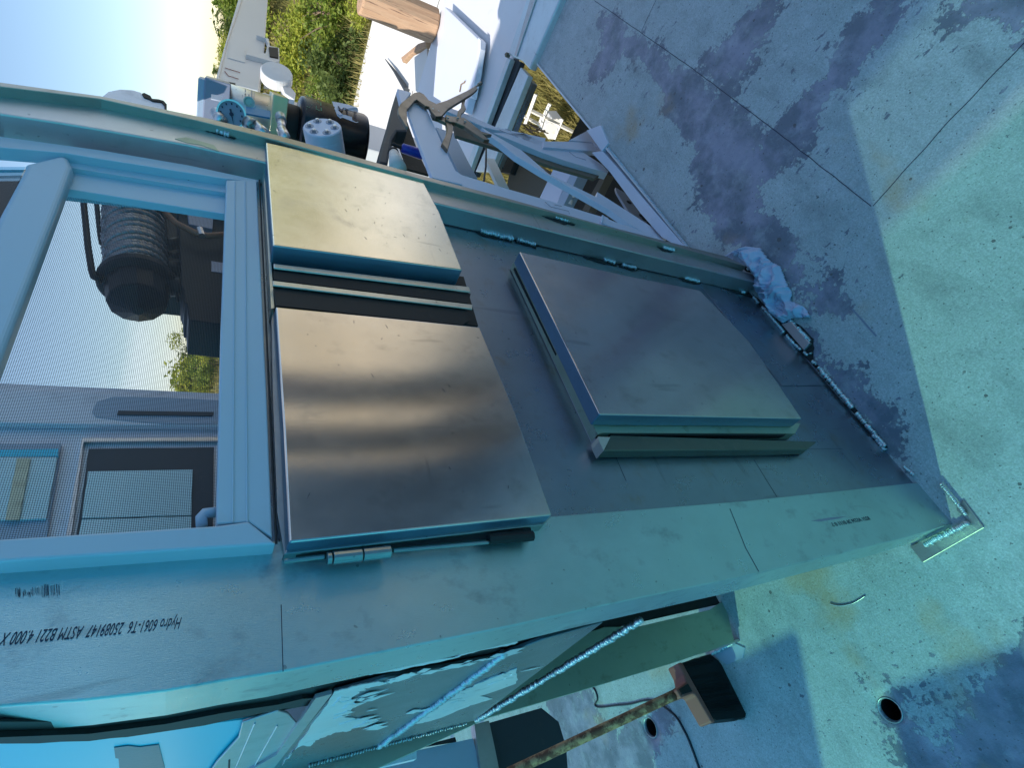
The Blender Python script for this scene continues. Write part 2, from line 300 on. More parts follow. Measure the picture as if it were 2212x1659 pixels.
# ================================================================== THE DECK
def deckmat():
    m, nt, p = newmat('worn_deck_paint'); g = N(nt, 'ShaderNodeTexCoord').outputs['Object']
    at = N(nt, 'ShaderNodeAttribute'); at.attribute_name = 'peel'; at.attribute_type = 'GEOMETRY'
    n1 = noisen(nt, g, 9, 6, .6); n2 = noisen(nt, g, 70, 5, .65); n3 = noisen(nt, g, 3, 4, .6, off=(3, 1, 0)); n4 = noisen(nt, g, 260, 4, .7); n5 = noisen(nt, g, 28, 5, .6, off=(1, 7, 0))
    v = math_(nt, 'ADD', at.outputs['Fac'], math_(nt, 'ADD', math_(nt, 'MULTIPLY', math_(nt, 'SUBTRACT', n1, .5), .26), math_(nt, 'MULTIPLY', math_(nt, 'SUBTRACT', n2, .5), .13)))
    v.node.use_clamp = False
    chip = math_(nt, 'MULTIPLY', ramp(nt, noisen(nt, g, 46, 4, .6, (1.6, .7, 1), (3, 3, 1)), .60, .66), math_(nt, 'MULTIPLY', ramp(nt, n1, .44, .62), .20)); v = math_(nt, 'ADD', v, chip)
    mk = N(nt, 'ShaderNodeMath', operation='MULTIPLY_ADD', use_clamp=True); nt.links.new(v, mk.inputs[0]); mk.inputs[1].default_value = 260; mk.inputs[2].default_value = .5
    edge = N(nt, 'ShaderNodeMath', operation='ABSOLUTE'); nt.links.new(v, edge.inputs[0])
    edgem = ramp(nt, edge.outputs[0], .001, .007, (1, 1, 1, 1), (0, 0, 0, 1))
    pc = mixc(nt, n3, (.58, .61, .65), (.38, .42, .45)); pc = mixc(nt, math_(nt, 'MULTIPLY', ramp(nt, n5, .45, .72), .5), pc, (.36, .42, .42))
    pc = mixc(nt, math_(nt, 'MULTIPLY', ramp(nt, n4, .40, .60), .55), pc, (.23, .26, .28)); pc = mixc(nt, math_(nt, 'MULTIPLY', ramp(nt, noisen(nt, g, 120, 4, .7, off=(2, 2, 2)), .45, .62), .5), pc, (.26, .31, .30))
    uc = mixc(nt, n5, (.20, .20, .28), (.36, .34, .44)); uc = mixc(nt, ramp(nt, n1, .42, .6), uc, (.13, .15, .20))
    c = mixc(nt, mk.outputs[0], pc, uc); c = mixc(nt, math_(nt, 'MULTIPLY', edgem, .45), c, (.14, .15, .19))
    # dark specks and short marks
    vo = N(nt, 'ShaderNodeTexVoronoi'); vo.inputs['Scale'].default_value = 34; nt.links.new(mixc(nt, .12, g, N(nt, 'ShaderNodeTexNoise').outputs[1]), vo.inputs[0])
    sz = ramp(nt, n1, .42, .75); sp = math_(nt, 'LESS_THAN', vo.outputs[0], math_(nt, 'MULTIPLY', math_(nt, 'MULTIPLY', sz, vo.outputs[1]), .34))
    c = mixc(nt, math_(nt, 'MULTIPLY', sp, .8), c, (.07, .06, .07))
    v2 = N(nt, 'ShaderNodeTexVoronoi'); v2.inputs['Scale'].default_value = 95; mpn = N(nt, 'ShaderNodeMapping'); mpn.inputs['Rotation'].default_value = (0, 0, .9); mpn.inputs['Scale'].default_value = (1, .28, 1); nt.links.new(g, mpn.inputs[0]); nt.links.new(mpn.outputs[0], v2.inputs[0])
    c = mixc(nt, math_(nt, 'MULTIPLY', ramp(nt, v2.outputs[0], .05, .12, (1, 1, 1, 1), (0, 0, 0, 1)), .45), c, (.16, .18, .19))
    gr_ = noisen(nt, g, 150, 2, .4, off=(5, 5, 5)); c = mixc(nt, math_(nt, 'MULTIPLY', ramp(nt, gr_, .68, .71), .75), c, (.08, .08, .09))
    # greasy smears and rust runs
    sm = noisen(nt, g, 5, 5, .6, (1, 2.2, 1), (6, 2, 0)); c = mixc(nt, math_(nt, 'MULTIPLY', ramp(nt, sm, .52, .72), .45), c, (.15, .17, .18)); s2 = noisen(nt, g, 11, 6, .7, off=(9, 3, 0)); c = mixc(nt, math_(nt, 'MULTIPLY', ramp(nt, s2, .54, .72), .4), c, (.17, .19, .21)); s3 = noisen(nt, g, 14, 6, .7, off=(1, 13, 0)); c = mixc(nt, math_(nt, 'MULTIPLY', ramp(nt, s3, .52, .68), .25), c, (.62, .66, .70))
    rs = noisen(nt, g, 2.4, 4, .6, off=(12, 4, 0)); c = mixc(nt, math_(nt, 'MULTIPLY', ramp(nt, rs, .60, .68), .4), c, (.45, .26, .08))
    nt.links.new(c, p.inputs['Base Color']); nt.links.new(mixc(nt, mk.outputs[0], (.62, .62, .62), (.33, .33, .33)), p.inputs['Roughness'])
    h = math_(nt, 'ADD', math_(nt, 'MULTIPLY', mk.outputs[0], -.6), math_(nt, 'ADD', math_(nt, 'MULTIPLY', n4, .5), math_(nt, 'MULTIPLY', n5, .9)))
    bump(nt, p, h, .6, .004); return m
def inpoly_sdf(px_, py_, poly):
    P = np.array(poly); Q = np.roll(P, -1, 0); d = np.full(px_.shape, 1e9); ins = np.zeros(px_.shape, bool)
    for (ax, ay), (bx, by) in zip(P, Q):
        ex, ey = bx - ax, by - ay; t = np.clip(((px_ - ax) * ex + (py_ - ay) * ey) / (ex * ex + ey * ey + 1e-12), 0, 1)
        d = np.minimum(d, np.hypot(px_ - ax - t * ex, py_ - ay - t * ey))
        with np.errstate(divide='ignore', invalid='ignore'):
            c = ((ay > py_) != (by > py_)) & (px_ < (bx - ax) * (py_ - ay) / (by - ay + 1e-15) + ax)
        ins ^= c
    return np.where(ins, d, -d)
PEEL = [('O', [(190, 90), (250, 60), (400, 180), (500, 250), (620, 330), (740, 440), (900, 560), (960, 640), (1000, 660), (1060, 590), (1130, 500), (1250, 330), (1350, 200), (1480, 50), (1520, 0), (1650, 0), (1640, 100), (1560, 200), (1400, 380), (1280, 520), (1180, 680), (1080, 780), (1010, 880), (1010, 1000), (1060, 1100), (1150, 1130), (1230, 1290), (1340, 1350), (1400, 1480), (1350, 1505), (1180, 1505), (1150, 1400), (1000, 1250), (850, 1180), (800, 1150), (720, 1100), (690, 1000), (690, 900), (640, 820), (650, 700), (560, 570), (480, 460), (430, 330), (350, 240), (270, 320), (200, 370), (140, 350), (210, 240)]),
        ('O', [(880, 80), (1010, 0), (1040, 0), (1000, 180), (900, 330), (800, 400), (740, 360), (690, 280), (760, 200)]),
        ('O', [(1890, 30), (1950, -60), (2300, -60), (2300, 230), (2140, 220), (2030, 140), (1900, 80)]),
        ('Q', [(560, 620), (840, 760), (840, 930), (1010, 1060), (1100, 1040), (1370, 1380), (1300, 1470), (1450, 1659), (1350, 1659), (1050, 1350), (740, 960), (600, 780)]),
        ('I', [(1700, 900), (1500, 1000), (1420, 1090), (1310, 1200), (1230, 1290), (1130, 1390), (1000, 1400), (900, 1270), (800, 1210), (700, 1240), (700, 1340), (800, 1420), (900, 1500), (1000, 1750), (1700, 1750)]),
        ('h', [(560, 1100), (900, 1050), (960, 1280), (1100, 1420), (1200, 1250), (1480, 1250), (1500, 1500), (1300, 1659), (1300, 1800), (500, 1800)])]
polys = [[tuple(bp(q, 'z', 0))[:2] for q in px(c, pp)] for c, pp in PEEL]
HOLES = [(bp(px('h', [(1360, 1345)])[0], 'z', 0), .027), (bp(px('I', [(822, 1330)])[0], 'z', 0), .022)]
def build_deck():
    st = .02; x0, y0 = -2.4, -2.6; nx, ny = 256, 390
    gx, gy = np.meshgrid(x0 + st * np.arange(nx + 1), y0 + st * np.arange(ny + 1), indexing='ij')
    keep = np.zeros((nx, ny), bool); cxs = x0 + st * (np.arange(nx) + .5); cys = y0 + st * (np.arange(ny) + .5); CX, CY = np.meshgrid(cxs, cys, indexing='ij')
    keep = ((CX < 1.08) | (CY < .56)) & ~((CX > 1.3) & (CY < -.7))
    holes = []
    for hc, r in HOLES:
        i0 = int((hc.x - r - .01 - x0) / st); i1 = int((hc.x + r + .01 - x0) / st) + 1; j0 = int((hc.y - r - .01 - y0) / st); j1 = int((hc.y + r + .01 - y0) / st) + 1
        keep[i0:i1, j0:j1] = False; holes.append((i0, i1, j0, j1, hc, r))
    vid = (np.arange((nx + 1) * (ny + 1))).reshape(nx + 1, ny + 1)
    I, J = np.nonzero(keep); faces = np.stack([vid[I, J], vid[I + 1, J], vid[I + 1, J + 1], vid[I, J + 1]], 1).tolist()
    verts = np.stack([gx.ravel(), gy.ravel(), np.zeros(gx.size)], 1).tolist()
    for i0, i1, j0, j1, hc, r in holes:
        loop = [(i, j0) for i in range(i0, i1)] + [(i1, j) for j in range(j0, j1)] + [(i, j1) for i in range(i1, i0, -1)] + [(i0, j) for j in range(j1, j0, -1)]
        ids = [int(vid[i, j]) for i, j in loop]; cid = []
        for k in ids:
            a = math.atan2(verts[k][1] - hc.y, verts[k][0] - hc.x); cid.append(len(verts)); verts.append([hc.x + r * math.cos(a), hc.y + r * math.sin(a), 0])
        n = len(ids); faces += [[ids[k], ids[(k + 1) % n], cid[(k + 1) % n], cid[k]] for k in range(n)]
    me = bpy.data.meshes.new('deck'); me.from_pydata(verts, [], faces)
    va = np.array(verts); s = np.full(len(va), -1.0)
    for pl in polys: s = np.maximum(s, inpoly_sdf(va[:, 0], va[:, 1], pl))
    # elsewhere on the deck out of view: worn at random
    at = me.attributes.new('peel', 'FLOAT', 'POINT'); at.data.foreach_set('value', np.clip(s, -.22, .12).astype(np.float32))
    me.materials.append(deckmat())
    for f in me.polygons: f.use_smooth = True
    bm = bmesh.new(); bm.from_mesh(me); bmesh.ops.delete(bm, geom=[v for v in bm.verts if not v.link_faces], context='VERTS')
    # plate edge thickness
    bd = [e for e in bm.edges if e.is_boundary]; r = bmesh.ops.extrude_edge_only(bm, edges=bd); vs = [v for v in r['geom'] if isinstance(v, bmesh.types.BMVert)]; bmesh.ops.translate(bm, verts=vs, vec=(0, 0, -.008))
    bm.to_mesh(me); bm.free()
    for e in me.edges: pass
    o = bpy.data.objects.new('deck', me); COL.objects.link(o); tag(o, kind='structure'); return o
deck = build_deck()
for hc, r in HOLES:
    dd = thing('deck_drain', 'round open drain hole with a pale rim, ' + ('under the rusty broom handle' if r > .025 else 'alone in the blue-green deck'), 'drain', (hc.x, hc.y, 0), 'round drain holes in the deck')
    bm = bmesh.new(); lathe(bm, (hc.x, hc.y, 0), (0, 0, 1), [(-.006, r), (-.001, r), (.001, r + .001), (.0015, r + .0025), (.0005, r + .0035), (-.003, r + .002), (-.008, r + .002)])
    bm.faces.ensure_lookup_table(); bmesh.ops.delete(bm, geom=[f for f in bm.faces if len(f.verts) > 4], context='FACES'); add('rim', bm, 'hinge', dd, smooth=True)
    bm = bmesh.new(); lathe(bm, (hc.x, hc.y, 0), (0, 0, 1), [(-.09, r), (-.007, r + .0005)])
    bmesh.ops.delete(bm, geom=[f for f in bm.faces if len(f.verts) > 4], context='FACES'); add('sleeve', bm, 'black', dd)  # black inside stands in for the shade in the hole
    bm = bmesh.new(); lathe(bm, (hc.x, hc.y, -.092), (0, 0, 1), [(0, r + .001), (.003, r + .001)]); add('pit', bm, 'black', dd)
# scribed layout lines on the deck
def strip(name, pts, w, mat, z=.0008, parent=None):
    bm = bmesh.new(); L_ = []
    for i, p in enumerate(pts):
        t = (Vector(pts[min(i + 1, len(pts) - 1)]) - Vector(pts[max(i - 1, 0)])); t.z = 0; t.normalize(); n = Vector((-t.y, t.x, 0)) * w / 2
        L_.append((Vector(p) + n, Vector(p) - n))
    a = [bm.verts.new((l.x, l.y, z)) for l, _ in L_]; b = [bm.verts.new((r_.x, r_.y, z)) for _, r_ in L_]
    for i in range(len(a) - 1): bm.faces.new((a[i], a[i + 1], b[i + 1], b[i]))
    return add(name, fixn(bm), mat, parent)
def dens(c, pts, n=30):
    P_ = bps(px(c, pts), 'z', 0); o = []
    for a, b in zip(P_, P_[1:]):
        for k in range(n):
            q = a.lerp(b, k / n); o.append(q + Vector((mnoise.noise(q * 20), mnoise.noise(q * 23 + Vector((3, 3, 3))), 0)) * .0015)
    return o + [P_[-1]]
strip('scribed_line', dens('O', [(180, 0), (640, 320), (1040, 620), (1490, 975)]), .0018, 'ink', parent=deck)
strip('scribed_line', dens('O', [(1497, 975), (1860, 570), (2300, 110)]), .0018, 'ink', parent=deck)
strip('scribed_line', dens('O', [(400, 150), (480, -20)]), .002, 'ink', parent=deck)
strip('scratch_mark', dens('Q', [(1085, 560), (1280, 775)]), .004, 'greyface', parent=deck)

# deck edge kerb (white painted rack base sits on it), hull side under it
add('deck_edge', box(1.08, 2.72, .555, .562, -.45, .0035), 'hullwhite', deck)

# ================================================================== THE CABIN
cab = thing('aluminium_cabin', 'bare aluminium wheelhouse wall with welded posts, screened window and three access hatches', 'cabin', (.55, .5, 0))
YF = .5
# corner post (front face polygon follows the photographed extrusion, then 92 mm return)
lo = px('F', [(-260, 1195), (0, 1180), (650, 1135), (1300, 1060), (1750, 980), (2183, 915)]) + px('G', [(1000, 780), (2183, 540)]) + px('h', [(1000, 385), (2183, 140)]) + px('I', [(920, 345), (1262, 240)])
up = [(2003, 1040)] + px('I', [(0, 135)]) + px('N', [(420, 1655)]) + [(605, 1168), (0, 1208), (-60, 1210)]
def post_mesh():
    bm = bmesh.new(); prism(bm, bps(lo + up, 'y', YF), (0, .006, 0)); return fixn(bm)
add('corner_post', post_mesh(), 'alu_post', cab, bevel=.0015)
# returns of the corner post: side plate following the front-left edge
bm = bmesh.new(); fe = bps(lo, 'y', YF + .006)
sd = []
for i, p in enumerate(fe): sd.append(Vector((p.x + .001, p.y, p.z)))
for a, b in zip(sd, sd[1:]):
    d = .072 if a.z < 1.3 else .072
    vs = [bm.verts.new(v) for v in (a, b, b + Vector((0, d, 0)), a + Vector((0, d, 0)))]; bm.faces.new(vs)
bmesh.ops.remove_doubles(bm, verts=bm.verts, dist=1e-5)
r = bmesh.ops.extrude_face_region(bm, geom=list(bm.faces)); bmesh.ops.translate(bm, verts=[v for v in r['geom'] if isinstance(v, bmesh.types.BMVert)], vec=(.006, 0, 0))
add('post_side', fixn(bm), 'alu_post', cab, bevel=.001)
# post foot: weld pad and weld
add('foot_pad', slab('I', [(935, 395), (1010, 490), (1360, 290), (1240, 130), (1200, 190), (1265, 245)], 'z', .0045, -.003), 'alu_angle', cab, bevel=.001)
a_, b_ = bps(px('I', [(1015, 390), (1265, 262)]), 'z', .012); weld(cab, a_, b_, .008)
a_, b_ = bps(px('I', [(1110, 40), (1255, 215)]), 'z', .012); weld(cab, a_, b_, .005)
# writing on the post
o_ = bp(px('T', [(2020, 440)])[0], 'y', YF - .0003)
o_ = Vector((.190, YF - .0003, 0)); 
t0 = bp(px('T', [(2030, 325)])[0], 'y', YF - .0004); t1 = bp(px('T', [(30, 500)])[0], 'y', YF - .0004)
text('mill_stamp', 'Hydro 6061-T6  25089147  ASTM B221 4.000 X', .0125, 'ink', cab, t0, (t1 - t0), (-1, 0, 0), shear=.35, sx=(t1 - t0).length / .262, depth=.0001)
t0 = bp(px('X', [(1760, 620)])[0], 'y', YF - .0004); t1 = bp(px('X', [(660, 830)])[0], 'y', YF - .0004)
text('mill_stamp', 'B221 ASTM 26 0111 0 S', .010, 'ink', cab, t0 + Vector((.0, 0, 0)), (t1 - t0), (1, 0, 0), shear=.1, sx=(t1 - t0).length / .13, depth=.0001)
for pts in ([(120, 255), (150, 250), (160, 310), (125, 330)], [(180, 270), (235, 265), (240, 305), (190, 310)], [(255, 240), (330, 225), (330, 300), (290, 345), (260, 325)], [(345, 225), (385, 220), (380, 310), (350, 330)], [(395, 225), (470, 245), (465, 300), (420, 355), (400, 340)]):
    bm = bmesh.new()
    (ax_, ay_), (bx_, by_) = pts[0], pts[2]
    for k in range(9):
        u = ax_ + (bx_ - ax_) * k / 8 + random.uniform(-3, 3); w = random.uniform(1, 4)
        slab('F', [(u, ay_ + random.uniform(-15, 15)), (u + w, ay_ + random.uniform(-15, 15)), (u + w + 3, by_ + random.uniform(-20, 25)), (u + 2, by_ + random.uniform(-20, 25))], 'y', YF - .0004, .0003, bm)
    add('smudged_stamp', bm, 'ink', cab)
bm = bmesh.new(); slab('X', [(370, 650), (800, 575), (1200, 545), (1000, 600), (600, 660)], 'y', YF - .0004, .0003, bm); add('pencil_mark', bm, 'greyface', cab)
# fine joint lines in the post
for c, a, b in (('I', (0, 405), (75, 540)), ('G', (335, 380), (350, 905)), ('I', (-90, 180), (0, 405))):
    A, B = px(c, [a, b]); A3, B3 = bps([A, B], 'y', YF - .0003); bm = bmesh.new(); tube(bm, [A3, B3], .00035, 5); add('joint_line', bm, 'ink', cab)
a3, b3 = bps(px('h', [(2183, 140)]) + px('I', [(920, 345)]), 'y', YF - .0002)

# lower wall sheet and its overlapping skirt
add('wall_sheet', box(.215, .90, YF + .007, YF + .012, .0, 1.262), 'alu_sheet', cab)
add('skirt_sheet', slab('N', [(1255, 385), (1340, 470), (1700, 930), (1960, 925), (1960, 940), (2300, 1330), (1650, 640 - 250), (1330, 300)], 'y', YF + .0062, .0008), 'alu_sheet', cab) if False else None
# layout lines on the sheet
for c, a, b in (('N', (765, 1310), (830, 1460)), ('N', (1840, 1283), (2035, 1280)), ('N', (1335, 505), (1372, 511)), ('N', (1540, 1340), (1670, 1550)), ('R', (45, 770), (5, 900))):
    A3, B3 = bps(px(c, [a, b]), 'y', YF + .0068); bm = bmesh.new(); tube(bm, [A3, B3], .0003, 5); add('layout_line', bm, 'ink', cab)
# faint doubled-up repair sheet bottom right
add('doubler_sheet', slab('N', [(1180, 330), (1255, 385), (1700, 930), (1950, 927), (1560, 470), (1400, 400)], 'y', YF + .0055, .0012), 'alu_sheet', cab, bevel=.0005)
# right jamb: square tube A/B and outer angle C/D
jy = .466
JB = px('A', [(-300, 870), (0, 900), (500, 975), (1000, 1060), (1500, 1150), (2080, 1280)]) + px('J', [(560, 1240), (1500, 1470)]) + px('N', [(1560, 355)])       # edge A/B
JC = px('A', [(-300, 700), (0, 745), (750, 820), (1300, 960), (2100, 1130)]) + px('J', [(500, 1080), (1700, 1340), (2212, 1480)]) + px('N', [(1540, 310)])  # edge B/C
bm = bmesh.new(); prism(bm, bps(JB, 'y', jy) + bps(JC, 'y', jy)[::-1], (0, .040, 0)); add('jamb_tube', fixn(bm), 'alu_jamb', cab, bevel=.0025)
JD = [(x, y + 1) for x, y in px('A', [(-300, 640), (0, 680), (800, 780), (1600, 960), (2200, 1110)])] + px('J', [(640, 1060), (1600, 1300), (2212, 1465)]) + px('N', [(1500, 265)])   # edge C/D
JE = px('A', [(-300, 612), (0, 650), (800, 760), (1640, 935), (2200, 1070)]) + px('J', [(560, 998), (1240, 1178), (2212, 1452)]) + px('N', [(1390, 210)])
jo = .452
bm = bmesh.new(); prism(bm, bps(JD, 'y', jo) + bps(JE, 'y', jo)[::-1], (0, .05, 0)); add('outer_angle', fixn(bm), 'alu_angle', cab, bevel=.001)
# stitch welds along the jamb, with soot
for c, a, b, r, stn in (('R', (215, 925), (520, 1000), .0075, [(100, 890), (300, 890), (540, 950), (500, 1025), (240, 975)]), ('R', (560, 1005), (725, 1050), .0065, [(540, 960), (700, 1000), (770, 1050), (720, 1085), (540, 1030)]),
                        ('R', (1360, 1190), (1460, 1215), .007, [(1180, 1175), (1380, 1150), (1500, 1190), (1480, 1250), (1350, 1230)]), ('R', (1530, 1235), (1660, 1270), .007, [(1500, 1200), (1650, 1230), (1700, 1270), (1640, 1300), (1510, 1260)]),
                        ('N', (1160, 330), (1235, 350), .007, [(1110, 320), (1180, 305), (1260, 340), (1240, 372), (1150, 350)]), ('N', (1470, 405), (1490, 410), .006, [(1400, 400), (1540, 380), (1590, 460), (1500, 430)])):
    A3, B3 = bps(px(c, [a, b]), 'y', YF + .002); weld(cab, A3, B3, r); soot(cab, c, stn, 'y', YF + .0065)
for c, a, b, r, stn in (('R', (905, 795), (1045, 830), .0075, [(760, 770), (920, 760), (1080, 800), (1100, 870), (1000, 865), (900, 830)]), ('R', (1910, 1075), (2010, 1100), .007, [(1830, 1050), (1920, 1040), (2050, 1090), (1990, 1125), (1900, 1105)]),
                        ('A', (1640, 1000), (1830, 1070), .0075, [(1400, 960), (1650, 960), (1900, 1080), (1860, 1100), (1650, 1040)]), ('N', (1500, 275), (1510, 285), .004, [(1470, 255), (1540, 275), (1545, 300), (1500, 295)])):
    A3, B3 = bps(px(c, [a, b]), 'y', jy - .004); weld(cab, A3, B3, r); soot(cab, c, stn, 'y', jy - .0012, .001)
# stain patches on the tube (ground-off paint)
for pts in ([(1390, 1100), (1480, 1088), (1700, 1150), (1740, 1200), (1600, 1150), (1480, 1130)], ):
    add('worn_patch', slab('A', pts, 'y', jy - .0006, .0005), 'alu_olive', cab)
# sill weld to the deck
seq = [('Q', (300, 465), (345, 515), .006), ('Q', (370, 540), (545, 745), .0075), ('Q', (560, 770), (680, 890), .0075), ('Q', (590, 650), (750, 815), .008), ('Q', (755, 912), (757, 915), .007), ('Q', (700, 905), (730, 925), .006), ('Q', (770, 975), (800, 1000), .0065), ('Q', (815, 1020), (1090, 1345), .0085), ('Q', (1120, 1385), (1345, 1650), .0075), ('N', (2200, 1200), (2270, 1290), .007), ('I', (900, -60), (960, -10), .006)]
for c, a, b, r in seq:
    A3, B3 = bps(px(c, [a, b]), 'z', .006); weld(cab, A3, B3, r, out=(0, 0, 1))
sootpts = [(290, 440), (520, 640), (600, 630), (780, 800), (775, 960), (1130, 1370), (1370, 1660), (1330, 1659), (1080, 1370), (740, 970), (660, 910), (350, 530)]
SP = []
for i in range(len(sootpts)):
    a, b = px('Q', [sootpts[i], sootpts[(i + 1) % len(sootpts)]]); n_ = 10
    for k in range(n_):
        x = a[0] + (b[0] - a[0]) * k / n_; y = a[1] + (b[1] - a[1]) * k / n_; SP.append((x + mnoise.noise(Vector((x * .1, y * .1, 0))) * 3, y + mnoise.noise(Vector((x * .1, y * .1, 5))) * 3))
add('soot_stain', slab('', SP, 'z', .0022, -.0012), 'soot', cab)
add('sill_bar', slab('Q', [(520, 680), (600, 655), (750, 830), (700, 890)], 'z', .012, -.011), 'alu_jamb', cab, bevel=.002)

# ---------------- access hatches
def lid(root, crop, pts, yf, depth, mat, c0=0):
    bm = bmesh.new(); prism(bm, bps(px(crop, pts), 'y', yf), (0, depth, 0)); 
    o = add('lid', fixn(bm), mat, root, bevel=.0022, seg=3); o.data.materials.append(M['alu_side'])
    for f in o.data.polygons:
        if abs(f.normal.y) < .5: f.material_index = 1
    return o
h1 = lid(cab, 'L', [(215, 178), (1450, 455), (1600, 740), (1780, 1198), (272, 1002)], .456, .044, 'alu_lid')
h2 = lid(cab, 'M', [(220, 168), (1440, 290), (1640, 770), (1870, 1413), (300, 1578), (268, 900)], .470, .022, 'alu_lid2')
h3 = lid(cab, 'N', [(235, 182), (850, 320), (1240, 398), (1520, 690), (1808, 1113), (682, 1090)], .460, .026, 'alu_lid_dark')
for h, l in ((h1, 'pale sunlit upper hatch lid next to the outer jamb'), (h2, 'upper hatch lid crossed by warm streaks, hinge on its left side'), (h3, 'darker large lower hatch lid')): h['label'] = l
# marks on lids
def specks(h, n, x0, x1, z0, z1, y, mat='ink'):
    bm = bmesh.new()
    for i in range(n):
        x = random.uniform(x0, x1); z = random.uniform(z0, z1); l = random.choice([.0008, .0012, .004, .006]); a = random.uniform(-.5, .5)
        dx, dz = l * math.cos(a), l * math.sin(a); w = .0005
        prism(bm, [(x, y, z), (x + dx, y, z + dz), (x + dx, y, z + dz + w), (x, y, z + w)], (0, .0002, 0))
    add('scratch', fixn(bm), mat, h)
specks(h1, 26, .70, .93, .98, 1.22, .4558); specks(h2, 22, .27, .54, .98, 1.23, .4698)
# gutter frame strips between the two upper hatches
add('gutter_backing', slab('L', [(262, 1060), (1790, 1250), (1905, 1640), (285, 1475)], 'y', .498, .008), 'black', cab)  # black fills here put the recess shade into the colour
add('gutter_flange', slab('L', [(278, 1143), (1835, 1330), (1848, 1372), (280, 1180)], 'y', .474, .003), 'alu_lip', cab, bevel=.0015)
add('gutter_flange', slab('L', [(272, 1280), (1862, 1472), (1860, 1508), (272, 1318)], 'y', .474, .003), 'alu_lip', cab, bevel=.001)
add('gutter_seal', slab('L', [(281, 1196), (1846, 1386), (1826, 1462), (283, 1276)], 'y', .478, .024), 'black', cab)
add('gutter_seal', slab('L', [(280, 1330), (1820, 1520), (1830, 1600), (1780, 1635), (300, 1480)], 'y', .478, .024), 'black', cab)
# top flange strips of the hatches (pale edges seen beside the window)
add('hatch_rim', slab('L', [(192, 310), (205, 312), (285, 1500), (260, 1505)], 'y', .484, .02), 'alu_lip', cab)
add('hatch_rim', slab('M', [(196, 20), (218, 20), (225, 165), (290, 1590), (275, 1650), (232, 1400), (205, 700)], 'y', .492, .012), 'alu_jamb', cab)
# lower edge of hatch 2: body, shadow put in as a black strip, and hinge
add('hatch_body', slab('M', [(300, 1582), (1868, 1418), (1820, 1472), (272, 1648)], 'y', .486, .02), 'hinge', cab, bevel=.001)
add('hatch_seal', slab('M', [(300, 1610), (1740, 1478), (1755, 1545), (1420, 1560), (900, 1610), (500, 1650), (268, 1652)], 'y', .490, .016), 'black', cab)
hg = thing('tmp', None, None); bpy.data.objects.remove(hg)
A3, B3 = bps([(706, 1207), (843, 1192)], 'y', .482)
bm = bmesh.new(); tube(bm, [A3, A3.lerp(B3, .07)], .0056, 14); tube(bm, [A3.lerp(B3, .09), A3.lerp(B3, .535)], .0062, 14); tube(bm, [A3.lerp(B3, .555), B3], .0062, 14)
add('hinge', bm, 'hinge', h2, smooth=False, bevel=.0006)
A3, B3 = bps([(614, 1213), (700, 1203)], 'y', .486); bm = bmesh.new(); tube(bm, [A3, B3], .0022, 8); A3, B3 = bps([(850, 1190), (1100, 1168)], 'y', .486); tube(bm, [A3, B3], .002, 8); add('hinge_pin', bm, 'hinge', h2)
A3, B3 = bps(px('', [(1055, 1165), (1150, 1158)]), 'y', .485); bm = bmesh.new(); tube(bm, [A3, B3], .006, 8); add('lock_barrel', bm, 'black', h2)
# lower hatch: body, gap, frame strip
add('hatch_body', slab('N', [(206, 236), (235, 215), (682, 1120), (1800, 1140), (1770, 1196), (700, 1192), (672, 1200), (662, 1180)], 'y', .487, .018), 'alu_olive', cab)
add('hatch_gap', slab('N', [(745, 1184), (1755, 1186), (1700, 1206), (745, 1203)], 'y', .488, .01), 'black', cab)
add('frame_strip', slab('N', [(742, 1204), (1896, 1240), (1840, 1284), (705, 1292)], 'y', .486, .018), 'frame_dark', cab, bevel=.0015)
add('frame_corner', slab('N', [(675, 1213), (742, 1216), (705, 1292), (680, 1240)], 'y', .480, .02), 'alu_lip', cab)
add('frame_edge', slab('N', [(196, 248), (210, 244), (716, 1296), (694, 1303)], 'y', .496, .011), 'alu_jamb', cab)
add('frame_seal', slab('N', [(207, 275), (214, 262), (676, 1212), (672, 1220)], 'y', .492, .004), 'black', cab)
add('frame_edge', slab('N', [(704, 1296), (1650, 1283), (1652, 1296), (870, 1302)], 'y', .497, .01), 'alu_lip', cab)

# ---------------- window
win = add('window_frame', slab('', [(537, 1126)] + px('E', [(2150, 1440), (2195, 1480), (0, 1620)]) + [(-60, 1216), (-60, 1166)] + px('E', [(0, 1440), (1720, 1335)]), 'y', .480, .03), 'vinyl', cab, bevel=.002)
win['label'] = 'pale painted window frame with a screened opening'
add('sill', slab('', px('D', [(1798, 165), (2040, 163)]) + px('E', [(2120, 300), (2165, 1430), (1975, 1305), (1722, 1322)]) + px('D', [(1760, 1300)]), 'y', .482, .022), 'vinyl', win, bevel=.0015)
for u0, u1 in ((1870, 1850), (1950, 1965)):
    A3, B3 = bps(px('D', [(u0, 180)]) + px('E', [(u1, 1310)]), 'y', .4815); bm = bmesh.new(); tube(bm, [A3, B3], .0009, 6); add('sill_ridge', bm, 'vinyl', win)
A3, B3 = bps(px('D', [(2062, 165)]) + px('E', [(2196, 1480)]), 'y', .482); bm = bmesh.new(); tube(bm, [A3, B3], .0012, 6); add('seal_bead', bm, 'black', win)
add('jamb_strip', slab('A', [(-300, 1040), (0, 1080), (800, 1190), (1500, 1310), (2060, 1430), (2050, 1445), (1800, 1420), (800, 1262), (520, 1215), (0, 1170), (-300, 1150)], 'y', .486, .018), 'vinyl', win, bevel=.001)
add('jamb_step', slab('A', [(-300, 1150), (0, 1172), (520, 1218), (800, 1264), (1800, 1420), (1795, 1530), (800, 1370), (560, 1330), (540, 1240), (0, 1178)], 'y', .498, .01), 'vinyl', win)
